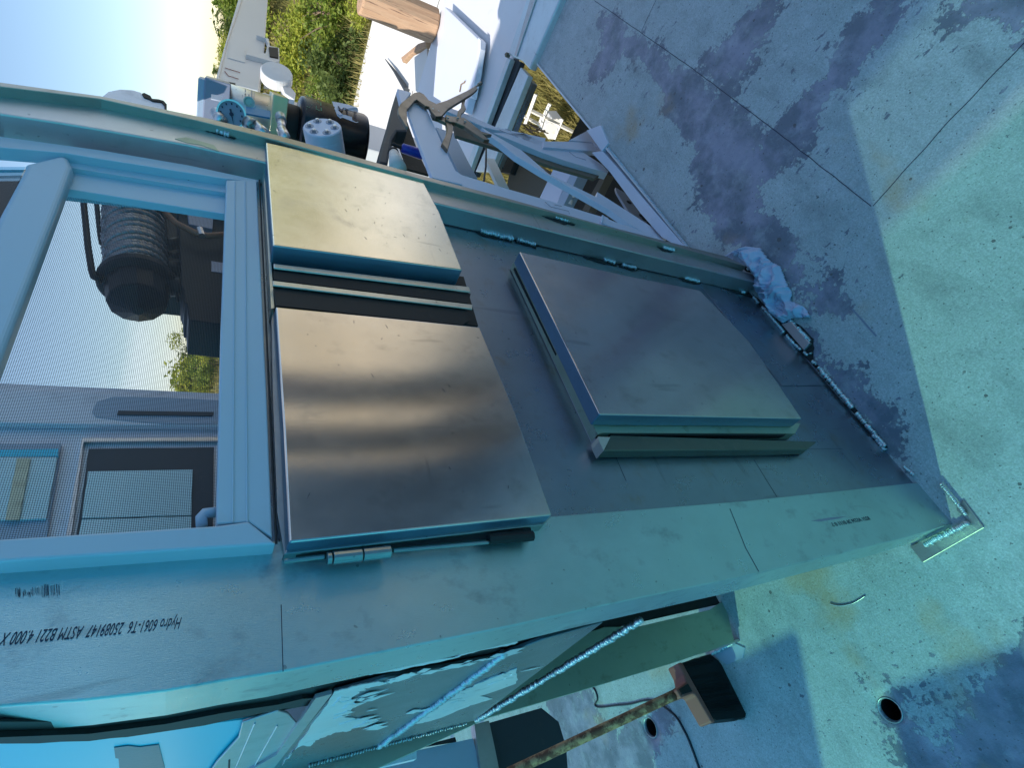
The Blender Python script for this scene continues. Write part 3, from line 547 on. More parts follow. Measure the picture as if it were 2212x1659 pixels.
add('track', slab('A', [(560, 1330), (1795, 1530), (1790, 1700), (530, 1500)], 'y', .505, .012), 'vinyl', win, bevel=.001)
add('track', slab('D', [(535, 20), (1790, 225), (1788, 412), (510, 268)], 'y', .512, .012), 'vinyl', win, bevel=.001)
for k in ((630, 1265), (1183, 1356), (1497, 1416)):
    c = bp(px('A', [k])[0], 'y', .4975); bm = bmesh.new(); lathe(bm, c, (0, 1, 0), [(0, .0045), (.0006, .0045)], 12); add('screw_hole', bm, 'black', win)
rail = add('sash_rail', slab('', px('A', [(185, 1300), (500, 1225), (545, 1255)]) + px('D', [(575, 60), (500, 270), (0, 1600), (-200, 2130), (-200, 900), (0, 430), (200, 60)]), 'y', .490, .022), 'vinyl', win, bevel=.006, seg=4)
add('glass_pane', slab('', [(-100, 360), (55, 360), (0, 480), (-100, 720)], 'y', .505, .004), 'glass', rail)
add('latch', (lambda bm: tube(bm, bps(px('E', [(1605, 1340), (1600, 1270), (1625, 1240), (1720, 1228)]), 'y', .508), .005, 10))(bmesh.new()), 'vinyl', win, smooth=True)
# insect screen: real crossed wires
def screen():
    c0 = bp((489, 1130), 'y', .516); xs0, xs1 = .262, .80; zs0, zs1 = 1.285, 1.54; pitch = .0017; w = .00034
    bm = bmesh.new()
    def q(x0, x1, z0, z1, y):
        vs = [bm.verts.new(v) for v in ((x0, y, z0), (x1, y, z0), (x1, y, z1), (x0, y, z1))]; bm.faces.new(vs)
    x = xs0
    while x < xs1: q(x, x + w, zs0, zs1, .5165); x += pitch
    z = zs0
    while z < zs1: q(xs0, xs1, z, z + w, .5168); z += pitch
    return bm
add('insect_screen', screen(), 'wire', win)

# ---------------- left side of the cabin (plane x = .142) : stacked plates, welds, second post
XS = .142
sp = add('side_panel', slab('G', [(755, 1072), (1150, 960), (2000, 800), (2400, 650), (2860, 520), (1850, 1290), (1090, 1500), (850, 1600), (300, 1720), (240, 1700)], 'x', XS, .005), 'panel_dark', cab, bevel=.001)
add('panel_edge', slab('G', [(605, 1115), (735, 1080), (250, 1700), (120, 1760), (-40, 1760), (300, 1560)], 'x', XS - .001, .004), 'alu_jamb', cab)
A3, B3 = bps(px('G', [(1090, 1500), (2080, 770)]), 'x', XS - .001); weld(sp, A3, B3, .0068, mat='bead')
A3, B3 = bps([px('G', [(1860, 1290)])[0], px('h', [(1290, 500)])[0]], 'x', XS - .001); weld(sp, A3, B3, .0068, mat='bead')
A3, B3 = bps(px('G', [(540, 1640), (1790, 1310)]), 'x', XS - .001); weld(sp, A3, B3, .005, n=60, mat='hinge')
# polished grinder swirls (bare bright metal)
M['ground'+'metal'] = metal('ground_bright_metal', (.82, .92, .96), .36, .85, .2, seed=21, stretch=(1, 4, 1))
for pts in ([(760, 1060), (1000, 1000), (1110, 985), (1180, 1000), (1000, 1040), (880, 1120), (920, 1180), (800, 1260), (1100, 1290), (960, 1330), (860, 1375), (760, 1385), (620, 1440), (560, 1490), (480, 1490), (430, 1540), (340, 1640), (420, 1540), (640, 1240)],
            [(940, 940), (1250, 860), (1700, 790), (1900, 720), (2000, 660), (2183, 640), (2183, 690), (1900, 740), (1700, 800), (1250, 900)],
            [(2183, 880), (1850, 1010), (1660, 1120), (1300, 1330), (1500, 1300), (1800, 1180), (2000, 1120), (1900, 1100), (2183, 1000)]):
    pp = px('G', pts); out = []
    for i in range(len(pp)):
        a = Vector(pp[i]); b = Vector(pp[(i + 1) % len(pp)])
        for k in range(7):
            q = a.lerp(b, k / 7); out.append((q.x + mnoise.noise(Vector((q.x * .12, q.y * .3, 1))) * 7, q.y + mnoise.noise(Vector((q.x * .2, q.y * .2, 9))) * 2))
    add('ground_patch', slab('', out, 'x', XS - .0012, .001), 'groundmetal', sp)
rs_ = random.Random(4)
bmS = bmesh.new(); 
for k in range(70):
    cx0, cy0 = rs_.choice([(rs_.uniform(700, 1000), 0), (rs_.uniform(1100, 2150), 0), (rs_.uniform(1300, 2300), 1)]); 
    if cy0 == 0 and cx0 < 1050: cy0 = rs_.uniform(1100, 1380)
    elif cy0 == 0: cy0 = rs_.uniform(0, 1) * 30 + 980 - (cx0 - 1100) * .22 
    else: cy0 = 1290 - (cx0 - 1300) * .45 + rs_.uniform(-60, 40)
    L0 = rs_.uniform(60, 240); w0 = rs_.uniform(4, 16); dx_, dy_ = L0, -L0 * rs_.uniform(.18, .32)
    if cx0 > 2250: continue
    bq = bmesh.new(); slab('G', [(cx0, cy0), (cx0 + dx_ * .5, cy0 + dy_ * .5 - w0), (cx0 + dx_, cy0 + dy_), (cx0 + dx_ * .5, cy0 + dy_ * .5 + w0)], 'x', XS - .0016 - k * 2e-6, .0004, bq); add('grinder_mark', bq, 'groundmetal', sp)
bmS.free()
# second post (front face at y = 1.13), its side, bottom welds
p2 = add('rear_post', slab('', [(1565, 1296)] + px('h', [(1825, 420), (1280, 548), (1000, 555), (600, 690), (0, 1000)]) + [(930, 1500), (700, 1580), (560, 1640), (400, 1720), (600, 1760)] + px('h', [(100, 1265), (800, 1060), (1560, 830), (2020, 670)]), 'y', 1.13, .006), 'alu_olive', cab, bevel=.001)
a_ = bps(px('h', [(2020, 675), (1840, 760)]), 'z', .01); weld(p2, a_[0], a_[1], .009)
a_ = bps(px('h', [(1885, 400), (2015, 670)]), 'z', .012); weld(p2, a_[0], a_[1], .007, mat='hinge')
q0 = bp(px('h', [(2020, 672)])[0], 'y', 1.13)
add('post_side', box(q0.x - .0005, q0.x + .005, 1.137, 1.165, .0, 1.30), 'alu_jamb', p2)
add('foot_pad', slab('h', [(1840, 770), (2015, 680), (2100, 720), (2085, 800), (1960, 850)], 'z', .004, -.003), 'bluebox', p2)
# shade inside the cabin, put in as dark sheets behind the posts
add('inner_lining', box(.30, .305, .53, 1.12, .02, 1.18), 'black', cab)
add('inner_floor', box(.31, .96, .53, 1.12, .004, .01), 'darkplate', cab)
# upper left side window: gasket, frames, glass
add('gasket', slab('', [(-60, 1594)] + px('F', [(0, 1422), (700, 1395), (1300, 1318), (1750, 1230), (2183, 1165)]) + px('G', [(500, 1120), (605, 1115), (540, 1135), (420, 1185), (0, 1270)]) + px('F', [(1600, 1330), (1000, 1420), (300, 1470), (0, 1472), (-200, 1475)]), 'x', XS + .002, .004), 'black', cab)
sw = add('side_window_frame', slab('F', [(2260, 1240), (2183, 1215), (1900, 1310), (1870, 1430), (1700, 1620), (1500, 1900), (1900, 2000), (2500, 1500)], 'x', XS + .0025, .003), 'alu_jamb', cab, bevel=.001)
for a, b in (((2000, 1310), (1850, 1659)), ((2175, 1330), (1990, 1659))):
    A3, B3 = bps(px('F', [a, b]), 'x', XS + .002); bm = bmesh.new(); tube(bm, [A3, B3], .0010, 6); add('frame_ridge', bm, 'bead', sw)
A3, B3 = bps(px('F', [(1800, 1555), (1795, 1660)]), 'x', XS + .008); bm = bmesh.new(); tube(bm, [A3, B3], .006, 8); add('latch', bm, 'black', sw)
fm = add('film_covered_pane', slab('F', [(-300, 1440), (1000, 1400), (2000, 1270), (2250, 1250), (1700, 1900), (-300, 1900)], 'x', XS + .0078, .004), 'film', cab)  # pane coloured as if glowing with tarp light
add('dark_tape', slab('F', [(895, 1505), (1000, 1490), (1100, 1500), (1245, 1480), (1290, 1659), (1300, 1760), (945, 1760), (930, 1590), (905, 1585)], 'x', XS + .0068, .0009), 'filmdark', fm)
add('gasket_backing', slab('', [(-60, 1560), (193, 1560), (358, 1535), (601, 1500), (760, 1470), (900, 1430), (1240, 1340), (1240, 1370), (900, 1465), (730, 1500), (690, 1520), (640, 1530), (560, 1545), (358, 1580), (193, 1602), (-60, 1608)], 'x', XS + .0062, .0015), 'black', cab)
add('lower_back_panel', box(.256, 1.0, 1.137, 1.139, .002, 1.22), 'black', cab)  # black sheet stands in for shade inside the cabin
# back wall of the cabin with its own window
bw = add('back_wall', slab('', [(-120, 822), (0, 828), (470, 850), (640, 860), (900, 900), (900, 1640), (640, 1700), (-120, 1740)], 'y', 1.14, .02), 'backwall', cab)
E_ = lambda p: px('E', p)
add('top_beam', slab('', E_([(-300, 235), (1760, 320), (1760, 545), (-300, 515)]), 'y', 1.122, .017), 'backwall', bw, bevel=.002)
add('stained_strip', slab('', E_([(770, 350), (900, 310), (1300, 315), (1760, 340), (1760, 530), (1300, 525), (1000, 500), (760, 470), (730, 430)]), 'y', 1.1205, .001), 'bluebox', bw)
bf = add('back_window_frame', slab('', E_([(655, 645), (1760, 640), (1760, 1480), (520, 1480)]), 'y', 1.128, .012), 'backwall', bw, bevel=.001)
add('window_recess', slab('', E_([(705, 725), (1700, 712), (1690, 1480), (600, 1480)]), 'y', 1.124, .003), 'darkplate', bf)
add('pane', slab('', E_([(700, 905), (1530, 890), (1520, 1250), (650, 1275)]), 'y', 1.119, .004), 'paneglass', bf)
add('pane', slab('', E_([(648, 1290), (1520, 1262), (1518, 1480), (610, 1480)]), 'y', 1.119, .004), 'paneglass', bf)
add('back_window_trim', slab('', E_([(655, 640), (1760, 632), (1760, 660), (665, 668), (560, 1450), (520, 1450)]), 'y', 1.118, .009), 'alu_jamb', bw)
lw = add('left_window_frame', slab('', E_([(-300, 690), (485, 680), (360, 1480), (-300, 1480)]), 'y', 1.128, .011), 'bluebox', bw)
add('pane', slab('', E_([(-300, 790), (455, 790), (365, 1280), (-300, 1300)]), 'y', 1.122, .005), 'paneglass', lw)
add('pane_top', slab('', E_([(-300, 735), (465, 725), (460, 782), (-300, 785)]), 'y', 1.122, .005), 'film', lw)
add('pane_edge', slab('', E_([(135, 800), (240, 800), (150, 1290), (40, 1290)]), 'y', 1.118, .003), 'alu_olive', lw)
add('grab_slot', slab('', px('E', [(940, 420), (1700, 432), (1690, 460), (930, 450)]), 'y', 1.117, .004), 'darkplate', bw)
# ================================================================== SHELTER over the deck (tarps and poles, mostly out of frame)
sh = thing('tarp_shelter', 'blue and pale tarp shelter on poles over the deck, beside and behind the viewer', 'shelter', (-1.8, -1.9, 0))
def sheet(p00, p10, p11, p01, nx, ny, amp, name, mat):
    bm = bmesh.new(); V = []
    for i in range(nx + 1):
        for j in range(ny + 1):
            u, v = i / nx, j / ny; p = Vector(p00).lerp(Vector(p10), u).lerp(Vector(p01).lerp(Vector(p11), u), v)
            n = (Vector(p10) - Vector(p00)).cross(Vector(p01) - Vector(p00)).normalized()
            V.append(bm.verts.new(p + n * (mnoise.noise(p * 1.1) * amp)))
    for i in range(nx):
        for j in range(ny): bm.faces.new((V[i * (ny + 1) + j], V[(i + 1) * (ny + 1) + j], V[(i + 1) * (ny + 1) + j + 1], V[i * (ny + 1) + j + 1]))
    return add(name, bm, mat, sh, smooth=True)
sheet((-1.62, -2.2, 3.12), (.22, -2.2, 3.22), (.22, 3.6, 3.22), (-1.62, 3.6, 3.12), 12, 30, .08, 'roof_sheet', 'tarproof')
sheet((-1.45, -2.2, 3.08), (-1.45, 9.0, 3.08), (-1.50, 9.0, 2.66), (-1.50, -2.2, 2.66), 30, 6, .03, 'upper_side_sheet', 'tarpback')  # opaque band placed to end the sunlit patch on the deck
sheet((-1.50, -2.2, 2.66), (-1.50, 9.0, 2.66), (-1.52, 9.0, 2.36), (-1.52, -2.2, 2.36), 30, 4, .02, 'overlap_sheet', 'tarpmid')  # half-clear band added to soften the edge of the sunlit patch
sheet((-1.52, -2.2, 2.36), (-1.52, 9.0, 2.36), (-1.95, 9.0, .02), (-1.95, -2.2, .02), 30, 14, .04, 'side_sheet', 'tarpside')
sheet((-1.9, -2.2, 3.1), (1.42, -2.2, 3.2), (1.42, -2.2, .35), (-1.9, -2.2, .02), 18, 14, .07, 'back_sheet', 'tarpback')
bw_ = thing('bulwark', 'plain aluminium bulwark of three panels with gaps, along the deck behind the viewer', 'bulwark', (1.5, -2.35, 0))
for x0_, x1_, h_ in ((1.5, 2.20, 1.5), (2.27, 2.55, 1.8), (2.73, 3.06, 1.8)): add('panel', box(x0_, x1_, -2.37, -2.33, -1.3, h_), 'boardgrey' if x0_ < 2 else 'boarddark', bw_, bevel=.004)  # unseen panels added so the lids reflect dark and bright streaks
for x, y in ((.24, -2.1), (-1.5, -2.1), (-1.5, 4.3), (-.9, 3.55)):
    bm = bmesh.new(); tube(bm, [(x, y, -.5 if y > 3 else 0), (x, y, 3.2)], .024, 10); add('pole', bm, 'silver', sh, smooth=True)
for k, (ya, yb, hz) in enumerate(((1.30, 1.58, 1.52), (1.80, 2.45, 1.7))):  # unseen boards added to cast dark bands on the deck
    b_ = add('painted_board', box(-1.52, -1.50, ya, yb, .0, hz), 'bluebox', None, bevel=.002)
    tag(b_, ('narrower' if k == 0 else 'wider') + ' blue-grey painted board standing upright by the blue side tarp', 'board', 'painted boards standing by the side tarp')

# ================================================================== GROUND, BANK, YARD
def bankz(r, a=0): 
    t = min(max((r - 14.2) / 13.0, 0), 1); t = t * t * (3 - 2 * t); return (-1.62 if r > 13.9 else -2.3) + 2.75 * t
bm = bmesh.new(); rings = []
RR = [0, 6, 12, 13.9, 13.95, 14.2, 15.5, 17, 18.5, 20, 22, 24, 26, 28, 34, 60, 140, 400]; NA = 96
for r in RR:
    ring = []
    for k in range(NA):
        a = 2 * math.pi * k / NA; x, y = r * math.cos(a), r * math.sin(a); ring.append(bm.verts.new((x, y, bankz(r) + (mnoise.noise(Vector((x * .25, y * .25, 0))) * .35 if 15 < r < 40 else 0))))
    rings.append(ring)
for a, b in zip(rings, rings[1:]):
    for k in range(NA): 
        vs = [a[k], b[k], b[(k + 1) % NA], a[(k + 1) % NA]]
        bm.faces.new(vs)
bmesh.ops.remove_doubles(bm, verts=bm.verts, dist=1e-4)
tag(add('ground', fixn(bm), 'bank', smooth=True), kind='structure')
bm = bmesh.new(); box(7.7, 14.0, -6, 9, -2.28, -1.5, bm); tag(add('pavement', bm, 'slab'), kind='structure')
pav = bpy.data.objects['pavement']
M['sandy'] = paint('sandy_concrete', (.62, .54, .40), .8, .1, .3, (.4, .33, .22), sc=1.2)
tag(add('yard_paving', box(-1, 13, -13, -3.05, -2.28, -1.505), 'sandy'), kind='structure')  # unseen paving added as a bright ground for the lids to reflect
yw = thing('boatshed_wall', 'cream rendered boatshed wall behind the viewer', 'wall', (7, -9, -1.6)); add('wall', box(1.0, 14, -9.3, -9.0, -1.62, 1.6), 'sandy', yw); add('roof_edge', box(.8, 14.2, -9.6, -8.8, 1.602, 1.75), 'frame_white', yw)  # unseen wall added to brighten what the lids reflect
for pts, w in (([(8.3, -6, 0), (8.3, 9, 0)], .03), ([(9.6, -6, 0), (9.6, 9, 0)], .03), ([(7.7, 2.2, 0), (13.9, 2.6, 0)], .03)):
    add('pavement_joint', (lambda: (lambda b: b)(slab('', [(0, 0), (1, 0), (1, 1)], 'z', -5, -.001)))(), 'brown', pav) if False else strip('pavement_joint', [Vector(p) for p in pts], w, 'brown', z=-1.496, parent=pav)

def leafcloud(nleaf, rad, size, flat=1.0, seed=0):
    rnd = random.Random(seed); verts = []; faces = []
    cl = [(Vector((rnd.gauss(0, .45), rnd.gauss(0, .45), abs(rnd.gauss(.35, .35)))) , rnd.uniform(.25, .5)) for _ in range(16)]
    for i in range(nleaf):
        c, cr_ = rnd.choice(cl); d = Vector((rnd.gauss(0, 1), rnd.gauss(0, 1), rnd.gauss(0, 1))).normalized() * cr_ * (rnd.random() ** .4); p = (c + d)
        p = Vector((p.x * rad, p.y * rad, max(p.z, -.05) * rad * flat)); s = size * rnd.uniform(.6, 1.3)
        a = Vector((rnd.gauss(0, 1), rnd.gauss(0, 1), rnd.gauss(0, .6))).normalized(); b = a.cross(Vector((rnd.gauss(0, 1), rnd.gauss(0, 1), rnd.gauss(0, 1)))).normalized()
        n = len(verts); verts += [p, p + a * s * .5 + b * s * .22, p + a * s, p + a * s * .5 - b * s * .22]; faces.append((n, n + 1, n + 2, n + 3))
    return verts, faces
def stems(rad, seed, n=14):
    rnd = random.Random(seed + 50); bm = bmesh.new()
    for i in range(n):
        a = rnd.uniform(0, 6.28); r = rad * rnd.uniform(.2, .8); tip = Vector((r * math.cos(a), r * math.sin(a), rad * rnd.uniform(.3, .9))); mid = tip * .5 + Vector((rnd.gauss(0, .08), rnd.gauss(0, .08), .1)) * rad
        tube(bm, [Vector((0, 0, -.15)), mid, tip], [.03 * rad, .018 * rad, .005], 5, True)
    return bm
protos = []
for k, (mt, ls) in enumerate((('leafA', .13), ('leafB', .13), ('leafA', .10), ('leafC', .12), ('leafB', .10), ('leafC', .14))):
    v, f = leafcloud(3600, 1.0, ls, .95, k); me = bpy.data.meshes.new('foliage'); me.from_pydata(v, [], f); me.materials.append(M[mt])
    bm = stems(1.0, k); ms = bpy.data.meshes.new('stem'); bm.to_mesh(ms); bm.free(); ms.materials.append(M['twig']); protos.append((me, ms, mt))
def bush(x, y, s, k, lab, grp='bushes on the far bank', zs=1.0, cat='bush', name='bush', dz=0):
    me, ms, mt = protos[k]; t = thing(name, lab, cat, (x, y, bankz(math.hypot(x, y)) + dz), grp); t.rotation_euler = (0, 0, random.uniform(0, 6.28)); t.scale = (s, s, s * zs)
    for n_, d in (('foliage', me), ('stem', ms)):
        o = bpy.data.objects.new(n_, d); COL.objects.link(o); o.parent = t
    return t
rb = random.Random(11); cnt = 0; LB = {'leafA': 'green bush', 'leafB': 'yellow-green bush', 'leafC': 'dark green bush'}
RL = [(15.2, 'at the bank foot'), (17.2, 'low on the bank'), (19.4, 'halfway up'), (22.0, 'high on the bank'), (25.0, 'near the bank top'), (28, 'on the crest')]
def topx(x, y, z):
    v = Vector((x, y, z)) - CAM; d = v.dot(fwd)
    return (CXP + FPX * v.dot(right) / d, CYP + FPX * v.dot(down) / d) if d > .1 else (-999, -999)
ORD = ['first', 'second', 'third', 'fourth', 'fifth', 'sixth', 'seventh', 'eighth', 'ninth', 'tenth', 'eleventh', 'twelfth', 'thirteenth', 'fourteenth']
for (r, w) in RL:
    a = 2.0; row = []
    while a < 60:
        ang = R(a + rb.uniform(-1, 1)); s = rb.uniform(.55, 1.05) * (1 + (r - 15) * .05); k = rb.choice([0, 1, 1, 2, 4, 1, 5, 0, 1])
        x, y = r * math.cos(ang) + rb.uniform(-.5, .5), r * math.sin(ang); u, v = topx(x, y, bankz(r) + .4)
        if v < 300 and r >= 25: s *= .55
        if (v < 300 and v > -90 and u > 400 and r < 28) or (655 < v < 880): row.append((v, x, y, s, k))
        a += rb.uniform(3.0, 5.0) * (1.2 if r < 20 else 1.0)
    row.sort(); n1 = 0; n2 = 0
    for v, x, y, s, k in row:
        if v < 400: wh = ORD[n1] + ' in its row from the picture top'; n1 += 1
        else: wh = ORD[n2] + ' in its row seen through the window screen'; n2 += 1
        bush(x, y, s, k, LB[protos[k][2]] + ' ' + w + ', ' + wh, zs=rb.uniform(.7, 1.1))
# dry grass between them
rg = random.Random(5); v = []; f = []
for i in range(26000):
    r = rg.uniform(14.3, 29); a = R(rg.uniform(0, 62)); x, y = r * math.cos(a), r * math.sin(a); z = bankz(r) + mnoise.noise(Vector((x * .25, y * .25, 0))) * .3 - .05; h = rg.uniform(.15, .5); w = .02; t = rg.uniform(0, 3.14); lx, ly = rg.gauss(0, .12), rg.gauss(0, .12)
    n = len(v); v += [(x - w * math.cos(t), y - w * math.sin(t), z), (x + w * math.cos(t), y + w * math.sin(t), z), (x + lx, y + ly, z + h)]; f.append((n, n + 1, n + 2))
for i in range(16000):   # weeds below the boat, between the hull and the pavement
    x = rg.uniform(3.2, 7.65); y = rg.uniform(.6, 4.5)
    h = rg.uniform(.1, .4); w = .012; t = rg.uniform(0, 3.14); z = -2.32; n = len(v); v += [(x - w * math.cos(t), y - w * math.sin(t), z), (x + w * math.cos(t), y + w * math.sin(t), z), (x + rg.gauss(0, .12), y + rg.gauss(0, .12), z + h)]; f.append((n, n + 1, n + 2))
me = bpy.data.meshes.new('dry_grass'); me.from_pydata(v, [], f); me.materials.append(M['grass']); o = bpy.data.objects.new('dry_grass', me); COL.objects.link(o); tag(o, 'dry yellowish grass and weeds between the bushes on the bank', 'grass', kind='stuff')
# palms on the skyline
def palm(c, s, lab):
    t = thing('palm_tree', lab, 'palm', (c.x, c.y, bankz(math.hypot(c.x, c.y))), 'palms on the skyline'); r_ = random.Random(int(c.x * 10))
    bm = bmesh.new(); tube(bm, [(c.x, c.y, t.location.z - .2), (c.x + .05, c.y, c.z)], [.12 * s, .08 * s], 8); add('trunk', bm, 'twig', t, smooth=True)
    v = []; f = []
    for k in range(22):
        a = r_.uniform(0, 6.28); e = r_.uniform(-.3, 1.1); d = Vector((math.cos(a) * math.cos(e), math.sin(a) * math.cos(e), math.sin(e))); side = d.cross(Vector((0, 0, 1))).normalized()
        for q in range(16):
            u = q / 16; p = c + d * s * u + Vector((0, 0, -.55 * s * u * u)); 
            for sg in (-1, 1):
                n = len(v); tip = p + side * sg * s * .28 * (1 - u * .6) + d * s * .1 + Vector((0, 0, -.12 * s)); v += [p - d * s * .015, p + d * s * .02, tip]; f.append((n, n + 1, n + 2))
    me = bpy.data.meshes.new('crown'); me.from_pydata([Vector(q) - t.location for q in v], [], f); me.materials.append(M['leafC']); o = bpy.data.objects.new('crown', me); COL.objects.link(o); o.parent = t
palm(bp((470, 152), 'x', 34), .75, 'small palm showing left of the white crane boom, nearer its foot')
palm(bp((487, 122), 'x', 36), .8, 'small palm half hidden by the white crane boom, above the other palm')
palm(bp((492, 10), 'x', 30), 1.3, 'larger leafy palm at the left of the upper crane boom')

# ================================================================== HULL PARTS BEYOND THE DECK
sd_ = add('side_deck', box(2.98, 4.45, -1.2, 1.9, -.06, -.012), 'hullwhite', None, bevel=.02); tag(sd_, kind='structure')
ht = add('hull', box(2.72, 4.3, -1.2, .55, -2.25, -.062), 'hullwhite', None); tag(ht, kind='structure')
wl = add('lower_deck', box(1.0, 3.05, .57, 2.9, -.66, -.60), 'darkbrown', None); tag(wl, kind='structure')
rl = thing('edge_rail', 'pale aluminium channel rail along the outer edge of the worn deck', 'rail', (2.85, .3, 0))
add('rail_channel', slab('C', [(1500, -160), (1945, -160), (1870, 0), (1590, 640), (1520, 560), (1390, 500), (1560, 0)], 'z', .03, -.04), 'rail', rl, bevel=.008)
add('rail_lip', slab('C', [(1640, -160), (1700, -160), (1470, 520), (1450, 510)], 'z', .036, -.005), 'alu_jamb', rl, bevel=.002)
def ext(a, b, t): return (a[0] + (b[0] - a[0]) * t, a[1] + (b[1] - a[1]) * t)
for nm, mt, p, z in (('rail_plank', 'rail', [(1390, 520), (1415, 545), (1210, 1110), (1170, 1100)], .02), ('rail_gap', 'darkplate', [(1430, 530), (1510, 570), (1290, 1130), (1215, 1110)], -.02), ('rail_plank', 'rail', [(1510, 620), (1580, 700), (1395, 1170), (1290, 1130)], .02), ('rail_flange', 'alu_sheet', [(1588, 725), (1622, 770), (1450, 1190), (1395, 1170)], -.03)):
    q = [p[0], p[1], ext(p[1], p[2], 1.9), ext(p[0], p[3], 1.9)]; add(nm, slab('C', q, 'z', z, -.03), mt, rl, bevel=.003)
add('rail_bolt', (lambda bm: lathe(bm, bp(px('C', [(1405, 515)])[0], 'z', .02), (0, 0, 1), [(0, .012), (.02, .012), (.026, .004)], 12))(bmesh.new()), 'clamp', rl)
pt = thing('angular_plate', 'white angular sheet of painted board lying on the pale side deck', 'plate', tuple(bp(px('C', [(930, 600)])[0], 'z', 0)))
add('board', slab('C', [(810, 60), (1130, 370), (1118, 450), (1085, 700), (1035, 900), (1000, 1040), (860, 990), (700, 890), (735, 430), (790, 300), (800, 180)], 'z', .05, -.045), 'plate', pt, bevel=.004)
add('broken_edge', slab('C', [(1118, 345), (1140, 370), (1140, 450), (1060, 905), (1035, 905), (1085, 700), (1115, 450)], 'z', .053, -.03), 'backwall', pt)
bm = bmesh.new(); tube(bm, bps(px('C', [(945, 850), (958, 780), (990, 762), (995, 745)]), 'z', .056), .004, 6); add('hook', bm, 'twig', pt)
# timber block standing on the side deck
c1 = bp((931, 53), 'z', .02); c0 = bp((772, -8), 'y', c1.y)
tb = add('timber_block', (lambda bm: lathe(bm, (0, 0, 0), (0, 0, 1), [(0, .105), (.012, .118), (c0.z - c1.z - .01, .118), (c0.z - c1.z, .105)], 10))(bmesh.new()), 'wood', None, bevel=.006); tb.location = (c1.x, c1.y, c1.z - .03); tag(tb, 'weathered brown timber block standing on the white side deck', 'timber')
wd = add('wood_wedge', slab('C', [(400, 530), (560, 400), (640, 375), (625, 430), (480, 500), (415, 575)], 'z', .0, -.04), 'wood', None, bevel=.004); tag(wd, 'short orange-brown wooden wedge lying on the white surface below the timber block', 'wedge')
sp_ = tag(add('leaning_panel', slab('C', [(480, 560), (640, 440), (655, 860), (560, 850), (470, 820)], 'z', -.02, -.02), 'slab', None, bevel=.003), 'bright sunlit cream panel beside the wooden wedge', 'panel')
pk = thing('long_batten', 'thin dark batten lying slanted across the sunlit pavement', 'batten', tuple(bp(px('C', [(350, 680)])[0], 'z', -1.45))); bm = bmesh.new(); tube(bm, bps(px('C', [(255, 545), (345, 660), (455, 835)]), 'z', -1.45), [.008, .03, .05], 6); add('rod', bm, 'darkplate', pk)

# ---------------- white rack frame standing at the deck edge
rk = thing('white_rack', 'white painted metal rack frame with diagonal braces at the deck edge', 'rack', (1.3, .6, 0))
def mem(crop, pts, y, th=.03, mt='frame_white', nm='bar', bv=.0015): return add(nm, slab(crop, pts, 'y', y, th), mt, rk, bevel=bv)
mem('J', [(300, 310), (400, 205), (480, 262), (580, 480), (640, 620), (860, 1062), (550, 990), (440, 700)], .60, .012)
mem('J', [(200, 88), (340, 128), (260, 235), (238, 235)], .63, .02)
mem('J', [(560, 985), (770, 905), (850, 962), (1330, 1108), (1740, 1225), (2300, 1395)] + [(2560, 1500), (2500, 1600), (2212, 1505), (1240, 1195), (860, 1075)], .604, .03)
mem('R', [(1345, 775), (1400, 800), (1430, 850), (1600, 880), (1900, 1000), (1960, 1030), (1900, 1065), (1350, 850), (1335, 830)], .597, .03, nm='splice_plate')
mem('J', [(1050, 480), (1160, 545), (1460, 715), (1730, 950), (2300, 1230), (2420, 1310), (2340, 1315), (1980, 1110), (1660, 930), (1400, 770), (1240, 640), (1120, 560)], .612, .02, nm='brace')
mem('R', [(1830, 900), (1940, 980), (1940, 1005), (1800, 975), (1600, 860), (1290, 645), (1300, 560)], .613, .02, nm='brace')
mem('J', [(690, 300), (740, 285), (860, 330), (1200, 480), (1700, 590), (1690, 680), (1250, 520), (1080, 480), (900, 400), (700, 320)], .64, .03, nm='top_rail')
mem('R', [(640, 20), (740, 50), (800, 120), (1140, 175), (1350, 310), (1405, 370), (1395, 385), (1000, 270), (800, 200), (330, 10)], .64, .03, nm='top_rail')
mem('R', [(800, 90), (1250, 95), (1355, 180), (1350, 190), (800, 145)], .632, .02, nm='top_rail')
mem('J', [(760, 420), (1080, 490), (1250, 530), (1700, 700), (2300, 930), (2200, 1000), (1780, 880), (1300, 720), (790, 560)], .66, .012, 'brown', 'under_plate')
mem('R', [(1040, 80), (1210, -10), (1355, 185), (1250, 100)], .628, .01, nm='gusset')
add('deck_strip', slab('R', [(1245, 195), (1345, 180), (1480, 330), (1740, 640), (2110, 1068), (2000, 1040), (1900, 985), (1700, 760), (1415, 375)], 'z', .006, -.05), 'frame_white', rk, bevel=.001)
add('deck_strip', slab('R', [(1200, -10), (1330, -60), (1400, 110), (1340, 185)], 'z', .008, -.03), 'frame_white', rk, bevel=.001)
A3, B3 = bps(px('R', [(1400, 150), (2140, 1070)]), 'z', .006); weld(rk, A3, B3, .0055, n=70, mat='frame_white')
for c, a in (('J', [(1230, 505), (1260, 520), (1420, 580)]), ('J', [(1290, 495), (1350, 520)]), ('R', [(815, 655), (870, 700), (1035, 740), (1040, 765)]), ('R', [(905, 680), (970, 695)]), ('R', [(1040, 190), (1100, 235), (1195, 265)])):
    bm = bmesh.new(); tube(bm, bps(px(c, a), 'y', .598 if c == 'R' and a[0][1] > 400 else .637), .0009, 5); add('scratch', bm, 'greyface', rk)
A3, B3 = bps(px('R', [(1350, 780), (1340, 850)]), 'y', .595); weld(rk, A3, B3, .004, mat='frame_white')
